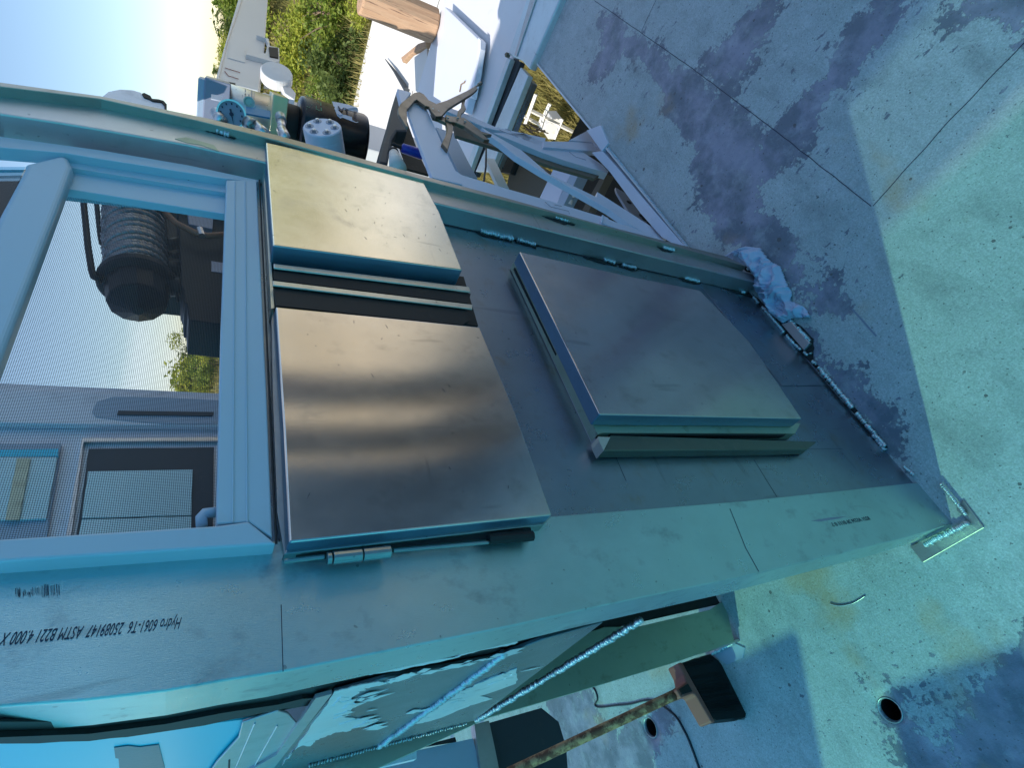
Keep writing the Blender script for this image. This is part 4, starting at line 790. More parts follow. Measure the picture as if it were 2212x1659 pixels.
# things in the well under the rack
wb = tag(add('grey_board', slab('J', [(590, 480), (770, 540), (900, 800), (1010, 1000), (830, 960), (700, 700)], 'y', .80, .012), 'bluebox', None), 'flat grey board slanting behind the white rack bar', 'board')
cb = tag(add('cream_board', slab('J', [(1090, 790), (1180, 800), (1330, 1105), (1220, 1075)], 'y', .80, .015), 'slab', None), 'narrow cream board slanting under the rack diagonal', 'board')
bb = thing('brown_box', 'brown cardboard box lying in the dark well under the rack', 'box', tuple(bp(px('J', [(1500, 950)])[0], 'z', -.4)))
add('panel', slab('J', [(1390, 780), (1745, 970), (1630, 1195), (1300, 1110), (1330, 960)], 'z', -.40, -.15), 'brown', bb); add('flap', slab('J', [(1180, 760), (1240, 750), (1230, 830), (1200, 850)], 'z', -.38, -.02), 'slab', bb)
db = tag(add('black_case', slab('J', [(1245, 760), (1400, 790), (1340, 955), (1215, 930)], 'z', -.36, -.12), 'black', None, bevel=.006), 'small black case beside the brown box in the well', 'case')
tr_ = thing('white_tray', 'white metal tray with a pale blue side and a slot, under the rack', 'tray', tuple(bp(px('J', [(1850, 1050)])[0], 'z', -.2)))
add('base', slab('J', [(1790, 880), (1960, 940), (1870, 1120), (1810, 1265), (1640, 1195)], 'z', -.2, -.02), 'frame_white', tr_); add('side_wall', slab('J', [(1960, 940), (2030, 965), (2000, 1030), (1880, 1275), (1810, 1262)], 'z', -.19, -.06), 'bluebox', tr_)
bm = bmesh.new(); tube(bm, bps(px('J', [(1945, 1260), (1960, 1190), (2000, 1150)]), 'z', -.22), .012, 8); add('slot', bm, 'slab', tr_)
for pts in ([(1700, 150), (1760, 180), (1180, 740), (1165, 725)], ):
    pass
bt = tag(add('dusty_beam', slab('R', [(1350, 390), (1390, 400), (1220, 740), (1160, 730)], 'z', -.5, -.05), 'brown', None), 'narrow dusty beam across the dark well', 'beam')
bt2 = thing('perforated_strip', 'grey perforated strip leaning along the inner deck edge', 'strip', tuple(bp(px('R', [(1600, 650)])[0], 'y', .72)))
add('strip', slab('R', [(1470, 520), (1480, 560), (1600, 760), (1840, 910), (1900, 950), (1640, 620)], 'y', .70, .01), 'greyface', bt2)
for k in ((1597, 655), (1712, 780), (1740, 812), (1785, 850)):
    bm = bmesh.new(); lathe(bm, bp(px('R', [k])[0], 'y', .697), (0, 1, 0), [(0, .012), (.002, .012)], 12); add('hole', bm, 'black', bt2)
cbl = thing('hanging_cable', 'thin black cable hanging down behind the white rack', 'cable', tuple(bp(px('J', [(1095, 800)])[0], 'y', .72)))
bm = bmesh.new(); tube(bm, bps(px('J', [(1108, 640), (1098, 700), (1095, 880), (1080, 980), (1075, 1025)]), 'y', .72), .0035, 6); add('wire', bm, 'cable', cbl)
dk = thing('dark_hood', 'dark grey curved metal hood behind the locking clamp', 'hood', tuple(bp(px('J', [(150, 400)])[0], 'y', .85)))
add('shell', slab('J', [(198, 95), (240, 240), (310, 470), (300, 520), (200, 520), (150, 600), (105, 852), (0, 835), (10, 750), (90, 480), (150, 250)], 'y', .85, .06), 'darkplate', dk, bevel=.01)
add('inside', slab('J', [(240, 250), (320, 480), (420, 760), (520, 960), (300, 900), (200, 600), (300, 470)], 'y', .93, .01), 'darkbrown', dk)
bt3 = thing('blue_tool', 'bright blue plastic tool with a black tip behind the white rack bar', 'tool', tuple(bp(px('J', [(340, 710)])[0], 'y', .80)))
A3, B3 = bps(px('J', [(240, 690), (460, 760)]), 'y', .80); bm = bmesh.new(); tube(bm, [A3, A3.lerp(B3, .05), A3.lerp(B3, .9), B3], [.010, .017, .019, .016], 12); add('body', bm, 'bluetool', bt3, smooth=True)
A3, B3 = bps(px('J', [(150, 650), (245, 690)]), 'y', .80); bm = bmesh.new(); tube(bm, [A3, B3], .007, 10); add('tip', bm, 'black', bt3)
jr = thing('small_jar', 'small pale jar with a dark rim beside the blue tool', 'jar', tuple(bp(px('J', [(180, 860)])[0], 'y', .82)))
A3, B3 = bps(px('J', [(160, 740), (205, 900)]), 'y', .82); bm = bmesh.new(); tube(bm, [A3, B3], [.016, .03], 16); add('jar_body', bm, 'slab', jr, smooth=True); d_ = (A3 - B3).normalized(); bm = bmesh.new(); tube(bm, [A3 - d_ * .002, A3 + d_ * .006], .019, 16); add('rim', bm, 'black', jr)

# ---------------- locking C-clamp on the rack
cl = thing('locking_clamp', 'tarnished locking C-clamp pliers gripping the end of the white rack bar', 'clamp', tuple(bp(px('J', [(600, 330)])[0], 'y', .585)))
def cp(nm, pts, y=.585, th=.010, mt='clamp'): return add(nm, slab('J', pts, 'y', y, th), mt, cl, bevel=.002)
cp('upper_jaw', [(206, 290), (230, 240), (370, 128), (420, 120), (470, 145), (520, 205), (592, 240), (600, 262), (530, 275), (480, 262), (400, 200), (380, 210), (298, 305), (300, 440), (312, 480), (285, 465), (212, 345)])
cp('handle', [(520, 270), (600, 238), (700, 205), (900, 110), (985, 62), (1015, 90), (960, 140), (720, 290), (650, 368), (590, 372), (545, 320)], .578)
cp('body', [(540, 330), (600, 372), (660, 370), (740, 400), (745, 440), (700, 440), (620, 400), (560, 380)], .590, .01)
cp('lower_handle', [(690, 350), (740, 365), (870, 380), (930, 420), (1000, 480), (1050, 520), (1160, 552), (1100, 560), (1060, 545), (1135, 612), (1080, 605), (980, 540), (880, 470), (790, 432), (735, 425), (690, 400)], .583, .012)
cp('lower_jaw', [(690, 420), (740, 420), (770, 480), (760, 540), (712, 712), (650, 640), (690, 560), (705, 500)], .588, .012)
cp('release_lever', [(855, 205), (892, 190), (880, 250), (896, 295), (880, 320), (852, 345), (838, 395), (802, 385), (815, 310), (845, 280)], .586, .006)
A3, B3 = bps(px('J', [(985, 75), (1045, 35)]), 'y', .583); bm = bmesh.new(); tube(bm, [A3, A3.lerp(B3, .6), A3.lerp(B3, .62), B3], [.003, .003, .0062, .0062], 12); add('screw_knob', bm, 'clamp', cl)
for k in ((562, 290), (620, 312), (712, 378), (815, 380), (888, 415)):
    bm = bmesh.new(); lathe(bm, bp(px('J', [k])[0], 'y', .577), (0, 1, 0), [(0, .002), (.001, .0035), (.004, .004)], 12); add('rivet', bm, 'hinge', cl)

# ---------------- lattice fence below
lf = thing('lattice_fence', 'broken white lattice fence standing low in the weeds beside the boat', 'fence', tuple(bp(px('K', [(300, 650)])[0], 'x', 5.4)))
for a, b, r in (((215, 385), (95, 715), .018), ((372, 490), (300, 640), .02), ((300, 640), (255, 790), .02), ((150, 560), (620, 800), .016), ((40, 605), (290, 740), .014), ((510, 660), (420, 880), .016)):
    A3, B3 = bps(px('K', [a, b]), 'x', 5.4); bm = bmesh.new(); tube(bm, [A3, B3], r * 1.25, 4); add('slat', bm, 'slab', lf)
cn = tag(add('concrete_block', slab('K', [(330, 720), (400, 655), (505, 655), (420, 885), (350, 880), (300, 800)], 'x', 5.6, .2), 'slab', None), 'bright sunlit concrete block behind the lattice fence', 'block')
tw = thing('dry_branches', 'tangle of dark dry branches by the lattice fence', 'branches', tuple(bp(px('K', [(150, 780)])[0], 'x', 5.2)), None)
bm = bmesh.new(); r_ = random.Random(3)
for k in range(26):
    u, v_ = r_.uniform(-20, 220), r_.uniform(700, 860); A3, B3 = bps(px('K', [(u, v_), (u + r_.uniform(40, 150), v_ + r_.uniform(0, 90))]), 'x', 5.2 + r_.uniform(-.1, .1)); tube(bm, [A3, B3], .006, 4)
tw2 = add('twigs', bm, 'darkbrown', tw)

# ---------------- rag
def rag():
    poly = [tuple(bp(q, 'z', 0))[:2] for q in px('Q', [(90, 150), (250, 72), (370, 88), (440, 190), (525, 232), (560, 330), (612, 440), (600, 505), (700, 545), (762, 622), (630, 630), (555, 668), (450, 590), (380, 470), (338, 410), (350, 330), (270, 215)])]
    P = np.array(poly); st = .0018; xs = np.arange(P[:, 0].min() - .01, P[:, 0].max() + .01, st); ys = np.arange(P[:, 1].min() - .01, P[:, 1].max() + .01, st); X, Y = np.meshgrid(xs, ys, indexing='ij')
    s = inpoly_sdf(X, Y, poly); v = []; idx = {}; f = []
    for i in range(len(xs)):
        for j in range(len(ys)):
            if s[i, j] > -.004:
                q = Vector((X[i, j], Y[i, j], 0)); w = Vector((mnoise.noise(q * 16), mnoise.noise(q * 16 + Vector((5, 5, 5))), 0)) * .035
                n1 = 1 - abs(mnoise.noise((q + w) * 34)) * 2.0; n2 = 1 - abs(mnoise.noise((q + w * 1.5) * 85 + Vector((7, 0, 0)))) * 2
                e = min(1, max(0, (s[i, j] + .004) / .022)); e = e ** .6; h = e * (.008 + .030 * max(n1, 0) + .010 * max(n2, 0))
                idx[i, j] = len(v); v.append((q.x, q.y, .004 + h))
    for (i, j) in idx:
        if (i + 1, j) in idx and (i, j + 1) in idx and (i + 1, j + 1) in idx: f.append((idx[i, j], idx[i + 1, j], idx[i + 1, j + 1], idx[i, j + 1]))
    me = bpy.data.meshes.new('rag'); me.from_pydata(v, [], f); me.materials.append(M['cloth'])
    for p in me.polygons: p.use_smooth = True
    o = bpy.data.objects.new('rag', me); COL.objects.link(o); so_ = o.modifiers.new('s', 'SOLIDIFY'); so_.thickness = .0015; return tag(o, 'crumpled blue cotton rag on the deck at the foot of the jamb', 'rag')
rag()

# ---------------- broom
br = thing('push_broom', 'push broom with black bristles and rusty handle leaning by the rear post', 'broom', tuple(bp(px('h', [(1800, 1250)])[0], 'z', 0)))
add('block', slab('h', [(1578, 838), (1612, 828), (1650, 900), (1872, 1300), (1840, 1306), (1715, 1090), (1690, 1080), (1600, 1112), (1562, 1045), (1640, 988), (1625, 930)], 'y', 1.235, .05), 'brushred', br, bevel=.004)
add('socket', slab('h', [(1590, 1040), (1655, 1000), (1690, 1060), (1612, 1085)], 'y', 1.232, .012), 'black', br)
add('bristles', slab('h', [(1606, 838), (1830, 768), (1895, 822), (1960, 905), (2060, 1080), (2118, 1200), (2105, 1262), (1880, 1286), (1860, 1275), (1655, 905)], 'y', 1.24, .045), 'bristle', br)
bm = bmesh.new(); r_ = random.Random(8)
for k in range(420):
    t = r_.random(); a = (1870 + (1606 - 1870) * t, 1290 + (838 - 1290) * t); b = (2118 + (1840 - 2118) * t + r_.uniform(-20, 14), 1262 + (768 - 1262) * t + r_.uniform(-12, 30)); y = r_.uniform(1.236, 1.288)
    A3, B3 = bps(px('h', [a, b]), 'y', y); tube(bm, [A3, A3.lerp(B3, .5) + Vector((r_.gauss(0, .002), 0, 0)), B3], .0007, 3, False)
bo = add('bristle_strands', bm, 'bristle', br); bo['kind'] = 'stuff'
A3 = bp(px('h', [(1580, 1075)])[0], 'y', 1.25); B3 = bp(px('h', [(250, 1700)])[0], 'y', 1.55)
bm = bmesh.new(); n_ = 14; tube(bm, [A3.lerp(B3, k / n_) + Vector((0, 0, .002 * math.sin(k))) for k in range(n_ + 1)], .0125, 12); add('handle', bm, 'rust', br, smooth=True)

# ---------------- cables and scraps on the deck
for lab, c, pts, r, mt in (('long thin dark cable curving over the deck past the broom handle', 'h', [(1370, 1130), (1450, 1170), (1560, 1260), (1620, 1360), (1660, 1440), (1720, 1600), (1770, 1750)], .0035, 'cable'), ('short blue cable lying behind the rear post foot', 'h', [(880, 1000), (925, 1050), (945, 1120), (925, 1165), (960, 1185), (1080, 1172), (1200, 1160), (1300, 1135), (1370, 1130)], .003, 'cable'), ('curved snippet of bare wire on the green deck', 'I', [(480, 722), (510, 732), (545, 735), (600, 725), (640, 706), (680, 680)], .0016, 'silver')):
    P_ = bps(px(c, pts), 'z', .003); t = thing('cable' if mt == 'cable' else 'wire_snippet', lab, 'cable' if mt == 'cable' else 'wire', tuple(P_[0])); bm = bmesh.new()
    Q_ = []
    for i in range(len(P_) - 1):
        p0, p1, p2_, p3 = P_[max(i - 1, 0)], P_[i], P_[i + 1], P_[min(i + 2, len(P_) - 1)]
        for k in range(6):
            u = k / 6; Q_.append(.5 * ((2 * p1) + (p2_ - p0) * u + (2 * p0 - 5 * p1 + 4 * p2_ - p3) * u * u + (3 * p1 - p0 - 3 * p2_ + p3) * u ** 3))
    tube(bm, Q_ + [P_[-1]], r, 6); add('strand', bm, mt, t, smooth=True)

# ---------------- locker behind the rear post
lk = thing('side_locker', 'grey locker with pale frame and dark opening behind the rear post', 'locker', (.2, 1.9, 0))
add('door', slab('G', [(1000, 1640), (1100, 1590), (1840, 1430), (1900, 1680), (1900, 1800), (900, 1800)], 'y', 1.60, .02), 'bluebox', lk)
add('frame', slab('G', [(1850, 1320), (1965, 1290), (2010, 1500), (2050, 1700), (2050, 1800), (1920, 1800), (1890, 1600)], 'y', 1.585, .03), 'alu_jamb', lk)
add('opening', slab('h', [(90, 1310), (505, 1190), (640, 1300), (700, 1500), (720, 1800), (180, 1800), (160, 1600)], 'y', 1.62, .02), 'darkplate', lk)
add('shadow_gap', slab('G', [(1000, 1600), (1700, 1420), (1710, 1455), (1420, 1500), (1000, 1640)], 'y', 1.592, .01), 'black', lk)

# ================================================================== WINCH (seen through the screen)
wn = thing('winch', 'dark grey winch with a drum of wire rope, seen through the insect screen', 'winch', (1.4, 1.05, 1.2))
D1 = bp((288, 395), 'y', 1.05); D2 = bp((296, 606), 'y', 1.05); axd = (D2 - D1).normalized(); Ld = (D2 - D1).length
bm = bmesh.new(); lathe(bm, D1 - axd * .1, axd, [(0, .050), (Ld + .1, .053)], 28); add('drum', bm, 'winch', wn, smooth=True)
bm = bmesh.new(); pts = []; up_ = axd.cross(Vector((0, 0, 1))).normalized(); vp_ = axd.cross(up_); turns = 30; rr0 = .0125
for k in range(turns * 26):
    t = k / 26; a = 2 * math.pi * t; s = -.06 + t * .0180; rad = .054 + .008 * math.sin(min(1, (s + .06) / (Ld)) * 2.6) + .003 * math.sin(t * 2.1)
    if s > Ld - .012: break
    pts.append(D1 + axd * s + (up_ * math.cos(a) + vp_ * math.sin(a)) * rad)
tube(bm, pts, .0100, 8); add('wire_rope', bm, 'rope', wn, smooth=True)
# twisted strands on the rope
bm = bmesh.new()
for ph in range(3):
    q = []
    for k in range(0, len(pts) - 1):
        t = (pts[min(k + 1, len(pts) - 1)] - pts[k - 1 if k else 0]).normalized(); u = t.cross(axd).normalized(); w = t.cross(u)
        for sub in range(3):
            pp = pts[k].lerp(pts[k + 1], sub / 3); a = (k * 3 + sub) * .75 + ph * 2.094; q.append(pp + (u * math.cos(a) + w * math.sin(a)) * .0086)
    tube(bm, q, .0032, 4, False)
add('rope_strands', bm, 'rope', wn, smooth=True)
bm = bmesh.new(); lathe(bm, D2, axd, [(-.012, .05), (-.012, .074), (-.004, .082), (.012, .082), (.018, .077), (.022, .066)], 36); add('flange', bm, 'winch', wn, smooth=False, bevel=.002)
bm = bmesh.new(); lathe(bm, D2, axd, [(.018, .066), (.080, .062), (.085, .060), (.112, .012)], 12); add('end_cap', bm, 'winch', wn, bevel=.002)
for pts_, r in ([(655, 250), (672, 420), (700, 700), (728, 880), (745, 935), (805, 965)], .0075), ([(760, 260), (775, 420), (795, 600), (808, 670), (850, 705), (900, 740)], .0065):
    bm = bmesh.new(); tube(bm, bps(px('D', pts_), 'y', 1.03 if r > .007 else 1.09), r, 10); add('tie_rod', bm, 'winch', wn, smooth=True)
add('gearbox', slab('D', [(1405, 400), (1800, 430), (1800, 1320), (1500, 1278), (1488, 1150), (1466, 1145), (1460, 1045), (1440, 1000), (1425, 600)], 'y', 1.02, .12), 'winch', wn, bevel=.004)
add('valve_block', slab('D', [(1490, 435), (1695, 455), (1690, 555), (1500, 515)], 'y', 1.0, .03), 'greyface', wn, bevel=.002)
add('name_label', slab('D', [(1680, 810), (1790, 825), (1790, 905), (1680, 890)], 'y', 1.018, .003), 'greyface', wn)
for a, b, r in (((1300, 690), (1440, 660), .016), ((1330, 760), (1430, 770), .008), ((1300, 860), (1440, 880), .02), ((1340, 1020), (1480, 1010), .024), ((1405, 1000), (1412, 1130), .004)):
    A3, B3 = bps(px('D', [a, b]), 'y', 1.05); bm = bmesh.new(); tube(bm, [A3, B3], r, 10); add('bracket', bm, 'winch', wn, smooth=True)
bm = bmesh.new(); tube(bm, bps(px('D', [(1200, 300), (1290, 400), (1400, 510), (1560, 590), (1650, 610), (1800, 600)]), 'y', .99), .0085, 10); add('hose', bm, 'hose', wn, smooth=True)
A3, B3 = bps(px('D', [(1585, 555), (1605, 610)]), 'y', .985); bm = bmesh.new(); tube(bm, [A3, B3], .009, 8); add('hose_clip', bm, 'silver', wn)
add('mount', box(1.35, 1.75, 1.16, 1.24, -.56, 1.5), 'winch', wn)

# ================================================================== HYDRAULIC POWER PACK
pp_ = thing('hydraulic_power_pack', 'hydraulic unit with silver pump body, round gauge and glossy black motor', 'pump', (2.4, 1.0, .7))
C1 = bp((640, 275), 'y', 1.0); C2 = bp((784, 312), 'y', 1.0); xc, yc = (C1.x + C2.x) / 2 + .0, 1.0; z1, z2 = C1.z, C2.z; rm = .118
def cyl(nm, xc, yc, za, zb, r, mt, n=48, par=pp_, ch=.01):
    bm = bmesh.new(); lathe(bm, (xc, yc, zb), (0, 0, 1), [(0, r - ch), (ch * .3, r - ch * .3), (ch, r), (za - zb - ch, r), (za - zb - ch * .3, r - ch * .3), (za - zb, r - ch)], n); return add(nm, bm, mt, par, smooth=True)
mot = cyl('motor', xc, yc, z1, z2, rm, 'motor', ch=.018)
S1 = bp((494, 240), 'y', 1.0); S2 = bp((588, 250), 'y', 1.0)
cyl('pump_body', xc, yc, S1.z, S2.z, .082, 'silver', ch=.002)
cyl('coupling', xc, yc, S2.z, z1, .075, 'black', ch=.002)
sv = bp((441, 220), 'y', 1.0)
ca, sa = math.cos(.3), math.sin(.3)
def rbox(nm, cx, cy, w, d, za, zb, mt, rot=.3, par=pp_, bv=.003):
    bm = bmesh.new(); c_, s_ = math.cos(rot), math.sin(rot); prism(bm, [(cx + c_ * a - s_ * b, cy + s_ * a + c_ * b, zb) for a, b in ((-w, -d), (w, -d), (w, d), (-w, d))], (0, 0, za - zb)); return add(nm, fixn(bm), mt, par, bevel=bv)
rbox('valve_block', xc - .005, yc, .085, .085, sv.z, S1.z, 'greyface', .35)
rbox('valve_cap', xc + .01, yc, .088, .07, sv.z + .02, sv.z - .002, 'bluebox', .35)
YB = bp((586, 230), 'y', .93).z; YE = bp((619, 240), 'y', .93).z
rbox('port_block', xc - .01, yc, .098, .098, YB, YE, 'brassy', .35)
# fittings, gauge, filter
def tow(p, d): return (CAM - p).normalized() if d is None else d
gc = bp((500, 246), 'y', .86); gd = Vector((-.55, -.80, .12)).normalized(); gd = ((CAM - gc).normalized() * .75 + Vector((-.5, -.4, .2)) * .5).normalized(); gr = 29 / FPX * ((gc - CAM).dot(fwd))
bm = bmesh.new(); lathe(bm, gc - gd * .03, gd, [(0, gr * .9), (.004, gr * .98), (.03, gr), (.034, gr), (.034, gr * .88), (.028, gr * .87)], 40); gg = add('gauge', bm, 'silver', pp_, smooth=False)
bm = bmesh.new(); lathe(bm, gc, gd, [(-.004, gr * .87), (-.0005, gr * .87)], 40); add('dial', bm, 'greyface', gg)
gu = gd.cross(Vector((0, 0, 1))).normalized(); gv = gu.cross(gd).normalized()
camd = bp((502, 270), 'y', .86) - gc; camd = (camd - gd * camd.dot(gd)).normalized()
bm = bmesh.new(); q = gc + gd * .001; sd2 = gd.cross(camd); prism(bm, [q - camd * gr * .35 + sd2 * .003, q - camd * gr * .35 - sd2 * .003, q + camd * gr * .75], gd * .001); add('needle', fixn(bm), 'ink', gg)
bm = bmesh.new(); lathe(bm, gc, gd, [(.0005, .006), (.003, .006)], 12); add('hub', bm, 'ink', gg)
for k in range(9):
    a = 2 * math.pi * (k / 12 + .05) ; p0 = gc + gd * .0008 + (camd * math.cos(a + .5) + sd2 * math.sin(a + .5)) * gr * .70
    bm = bmesh.new(); prism(bm, [p0 + camd * .003 + sd2 * .002, p0 + camd * .003 - sd2 * .002, p0 - camd * .003 - sd2 * .002, p0 - camd * .003 + sd2 * .002], gd * .0005); add('dial_mark', fixn(bm), 'ink', gg)
def ptube(nm, pts, y, r, mt, n=14):
    bm = bmesh.new(); tube(bm, bps(pts, 'y', y), r, n); return add(nm, bm, mt, pp_, smooth=True)
ptube('fitting', [(468, 243), (478, 262)], .88, .018, 'silver'); ptube('fitting', [(532, 262), (548, 272)], .86, .020, 'hinge'); ptube('fitting', [(550, 270), (575, 292)], .86, .018, 'silver')
ptube('hose_fitting', [(605, 250), (608, 262)], .85, .016, 'hinge'); ptube('hose_fitting', [(607, 262), (609, 280)], .85, .013, 'silver'); ptube('hose_fitting', [(608, 280), (618, 300)], .85, .016, 'silver')
add('blue_stripe', slab('V', [(1095, 800), (1665, 905), (1655, 1060), (1100, 960)], 'y', .905, .006), 'bluelabel', pp_); add('maker_plate', slab('V', [(290, 515), (550, 555), (545, 675), (285, 615)], 'y', .893, .004), 'label', pp_)
A3 = bp(px('V', [(1165, 700)])[0], 'y', .90); bm = bmesh.new(); d_ = (CAM - A3).normalized(); lathe(bm, A3, d_, [(0, .018), (.004, .018), (.004, .014), (.002, .012)], 20); add('bolt', bm, 'hinge', pp_)
for u0, v0, u1, v1 in ((1070, 400, 1095, 460), (1150, 510, 1180, 590), (1215, 430, 1245, 610), (1280, 460, 1292, 620), (1010, 520, 1020, 560)):
    add('print_line', slab('V', [(u0, v0), (u1, v0 + 5), (u1, v1), (u0, v1)], 'y', .91, .002), 'greyface', pp_)
add('black_plug', slab('V', [(690, 225), (850, 260), (850, 290), (920, 360), (700, 315), (675, 290)], 'y', .99, .03), 'black', pp_)
# labels wrapped on the motor
def wrap(nm, crop, pts, mt, off=.0008, sub=6, par=mot):
    P_ = px(crop, pts); out = []
    for p in P_:
        r = Vector(((p[0] - CXP) / FPX, (p[1] - CYP) / FPX, 1)); w = Vector((r.dot(Hx), r.dot(Wy), -r.dot(Dn))); ox, oy = CAM.x - xc, CAM.y - yc
        A = w.x ** 2 + w.y ** 2; B = 2 * (ox * w.x + oy * w.y); Cc = ox * ox + oy * oy - (rm + off) ** 2; dd = max(B * B - 4 * A * Cc, 0); t = (-B - math.sqrt(dd)) / (2 * A); out.append(CAM + w * t)
    bm = bmesh.new(); f = bm.faces.new([bm.verts.new(p) for p in out]); bmesh.ops.triangulate(bm, faces=bm.faces); bmesh.ops.recalc_face_normals(bm, faces=bm.faces); return add(nm, bm, mt, par)
def dense(pts, n=5):
    o = []
    for i in range(len(pts)):
        a, b = pts[i], pts[(i + 1) % len(pts)]
        for k in range(n): o.append((a[0] + (b[0] - a[0]) * k / n, a[1] + (b[1] - a[1]) * k / n))
    return o
wrap('decal', 'U', [(1060, 500), (1250, 535), (1440, 575), (1640, 640), (1670, 700), (1668, 985), (1620, 998), (1540, 970), (1520, 860), (1360, 812), (1310, 880), (1250, 895), (1180, 830), (1130, 700)], 'label', .0015)
def stroke(pts, w, mt, off=.003):
    for a, b in zip(pts, pts[1:]):
        d = Vector((b[0] - a[0], b[1] - a[1])); n = Vector((-d.y, d.x)).normalized() * w / 2; d = d.normalized() * w * .3
        yield [(a[0] - d.x + n.x, a[1] - d.y + n.y), (b[0] + d.x + n.x, b[1] + d.y + n.y), (b[0] + d.x - n.x, b[1] + d.y - n.y), (a[0] - d.x - n.x, a[1] - d.y - n.y)]
def letters(nm, strokes, w, mt, off):
    for st_ in strokes:
        for q in stroke(st_, w, mt): wrap(nm, 'U', q, mt, off)
letters('logo_letter', [[(1205, 560), (1215, 640), (1260, 690), (1305, 700), (1330, 640), (1370, 640), (1410, 690), (1425, 780)], [(1235, 555), (1400, 600)]], 30, 'ink', .0042)
letters('logo_swoosh', [[(1190, 790), (1230, 830), (1280, 830), (1310, 790)]], 16, 'bluelabel', .0042)
spd = [[(1560, 905), (1560, 945), (1590, 945), (1595, 915), (1630, 915), (1630, 950)], [(1580, 880), (1655, 885)], [(1580, 880), (1585, 850), (1625, 855), (1620, 885)], [(1600, 835), (1600, 805), (1585, 805), (1585, 835), (1630, 835), (1630, 805)], [(1600, 785), (1600, 758), (1585, 758), (1585, 785), (1630, 785), (1630, 758)], [(1555, 715), (1630, 720), (1630, 745), (1595, 745), (1590, 720)]]
letters('decal_letter', spd, 9, 'ink', .0045)
for k, (u0, v0, u1, v1) in enumerate(((470, 350, 500, 630), (515, 380, 545, 640), (585, 360, 600, 590), (690, 600, 705, 690), (715, 480, 735, 700), (745, 500, 770, 720), (790, 520, 812, 600), (800, 640, 825, 725), (475, 640, 480, 700))):
    wrap('green_print', 'U', [(u0, v0), (u1, v0 + 8), (u1, v1), (u0, v1 - 6)], 'greenprint', .0012)
# white bolted cap in front of the motor
cc = bp(px('U', [(830, 1095)])[0], 'y', .82); cd = Vector((-.03, -.94, .34)).normalized(); crd = 40 / FPX * ((cc - CAM).dot(fwd))
wc = thing('white_bolted_cap', 'white round cap with recessed bolts in front of the black motor', 'cap', tuple(cc - cd * .2))
cx2 = Vector((cd.x * 0 + .15 * 0, 0, 0))
bm = bmesh.new(); lathe(bm, cc - cd * .24, cd, [(0, crd), (.205, crd), (.208, crd * .985), (.21, crd), (.236, crd), (.24, crd * .95)], 40); add('housing', bm, 'frame_white', wc, smooth=False, bevel=.001)
e1 = cd.cross(Vector((0, 0, 1))).normalized(); e2 = cd.cross(e1)
for k in range(6):
    a = k * math.pi / 3 + .3; p = cc + (e1 * math.cos(a) + e2 * math.sin(a)) * crd * .66
    bm = bmesh.new(); lathe(bm, p, cd, [(-.001, .014), (.001, .014)], 18); add('recess', bm, 'greyface', wc)
    bm = bmesh.new(); lathe(bm, p, cd, [(0, .007), (.008, .007), (.010, .004)], 6); add('bolt', bm, 'silver', wc)
# rusty disc above the jamb
Z2 = lambda pts: [(171.7 + u * .15528, 154.6 + v * .15528) for u, v in pts]
ds = thing('chipped_disc', 'grey round disc with a chipped rusty rim showing above the jamb', 'disc', tuple(bp((290, 260), 'y', 1.0)))
add('plate', slab('', Z2([(310, 345), (400, 272), (560, 240), (740, 250), (860, 285), (890, 330), (960, 350), (1010, 370), (1060, 385), (1150, 405), (1195, 450), (1200, 540), (1000, 700), (500, 600)]), 'y', 1.0, .02), 'backwall', ds, bevel=.003)
add('rusty_rim', slab('', Z2([(870, 300), (900, 290), (985, 330), (1010, 372), (1100, 380), (1170, 400), (1215, 450), (1212, 540), (1190, 540), (1180, 460), (1140, 415), (1020, 400), (970, 372), (900, 350)]), 'y', .995, .02), 'darkbrown', ds)

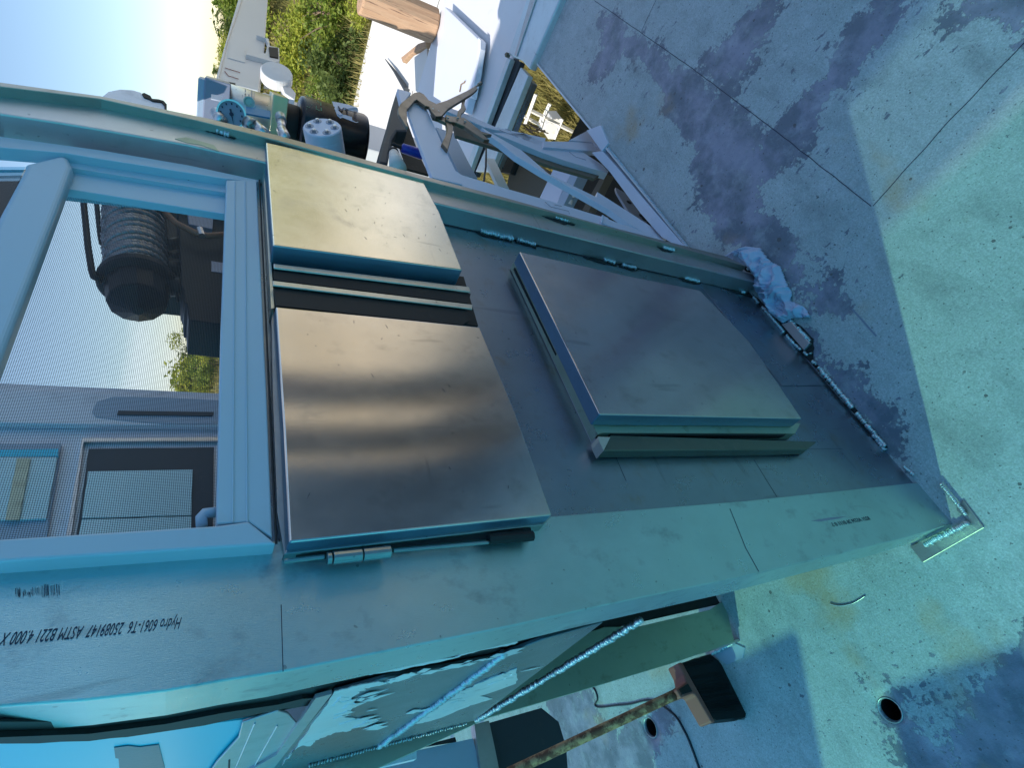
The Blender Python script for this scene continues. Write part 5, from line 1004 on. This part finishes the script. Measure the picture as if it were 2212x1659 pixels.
# ================================================================== CRANE BOOM
cr_ = thing('crane_boom', 'white painted steel crane boom with rust streaks, rising beyond the power unit', 'crane', tuple(bp((515, 195), 'y', 1.5)))
add('beam', slab('B', [(400, -150), (650, -150), (640, 0), (600, 580), (590, 610), (555, 835), (370, 790), (165, 762), (230, 480), (380, 0)], 'y', 1.5, .26), 'crane', cr_, bevel=.008)
add('top_flange', slab('B', [(400, -150), (425, -150), (400, 0), (262, 400), (180, 762), (150, 765), (230, 460), (365, 0)], 'y', 1.49, .28), 'crane', cr_, bevel=.004)
add('weld_plate', slab('B', [(295, 385), (440, 425), (430, 575), (270, 530)], 'y', 1.494, .01), 'crane', cr_)
add('bracket', slab('B', [(535, 320), (650, 355), (660, 420), (745, 440), (750, 560), (700, 570), (440, 500), (450, 470), (620, 490), (640, 400), (620, 350)], 'y', 1.47, .03), 'crane', cr_, bevel=.002)
add('black_roller', slab('B', [(650, 430), (735, 440), (740, 530), (660, 515)], 'y', 1.46, .05), 'darkbrown', cr_)
for a in (((240, 625), (290, 640), (385, 670)), ((240, 655), (275, 700), (370, 730))):
    bm = bmesh.new(); tube(bm, bps(px('B', a), 'y', 1.495), .0022, 6); add('rust_streak', bm, 'brushred', cr_)
add('arm', slab('B', [(625, 550), (745, 570), (745, 665), (620, 650)], 'y', 1.5, .12), 'crane', cr_, bevel=.004)
bm = bmesh.new(); c_ = bp(px('B', [(720, 770)])[0], 'y', 1.45); lathe(bm, c_, Vector((-.25, -.9, .1)), [(0, .05), (.01, .085), (.02, .09), (.07, .09), (.08, .085), (.085, .03)], 32); add('sheave', bm, 'crane', cr_, smooth=False, bevel=.003)
add('lower_arm', slab('B', [(790, 690), (830, 710), (850, 800), (900, 860), (890, 920), (800, 860), (760, 760)], 'y', 1.42, .05), 'crane', cr_, bevel=.004)
add('lower_arm', slab('B', [(700, 650), (780, 665), (775, 690), (700, 680)], 'y', 1.41, .04), 'darkbrown', cr_)
add('base_column', box(3.35, 3.72, 1.5, 1.86, -.05, 1.1), 'crane', cr_, bevel=.01)
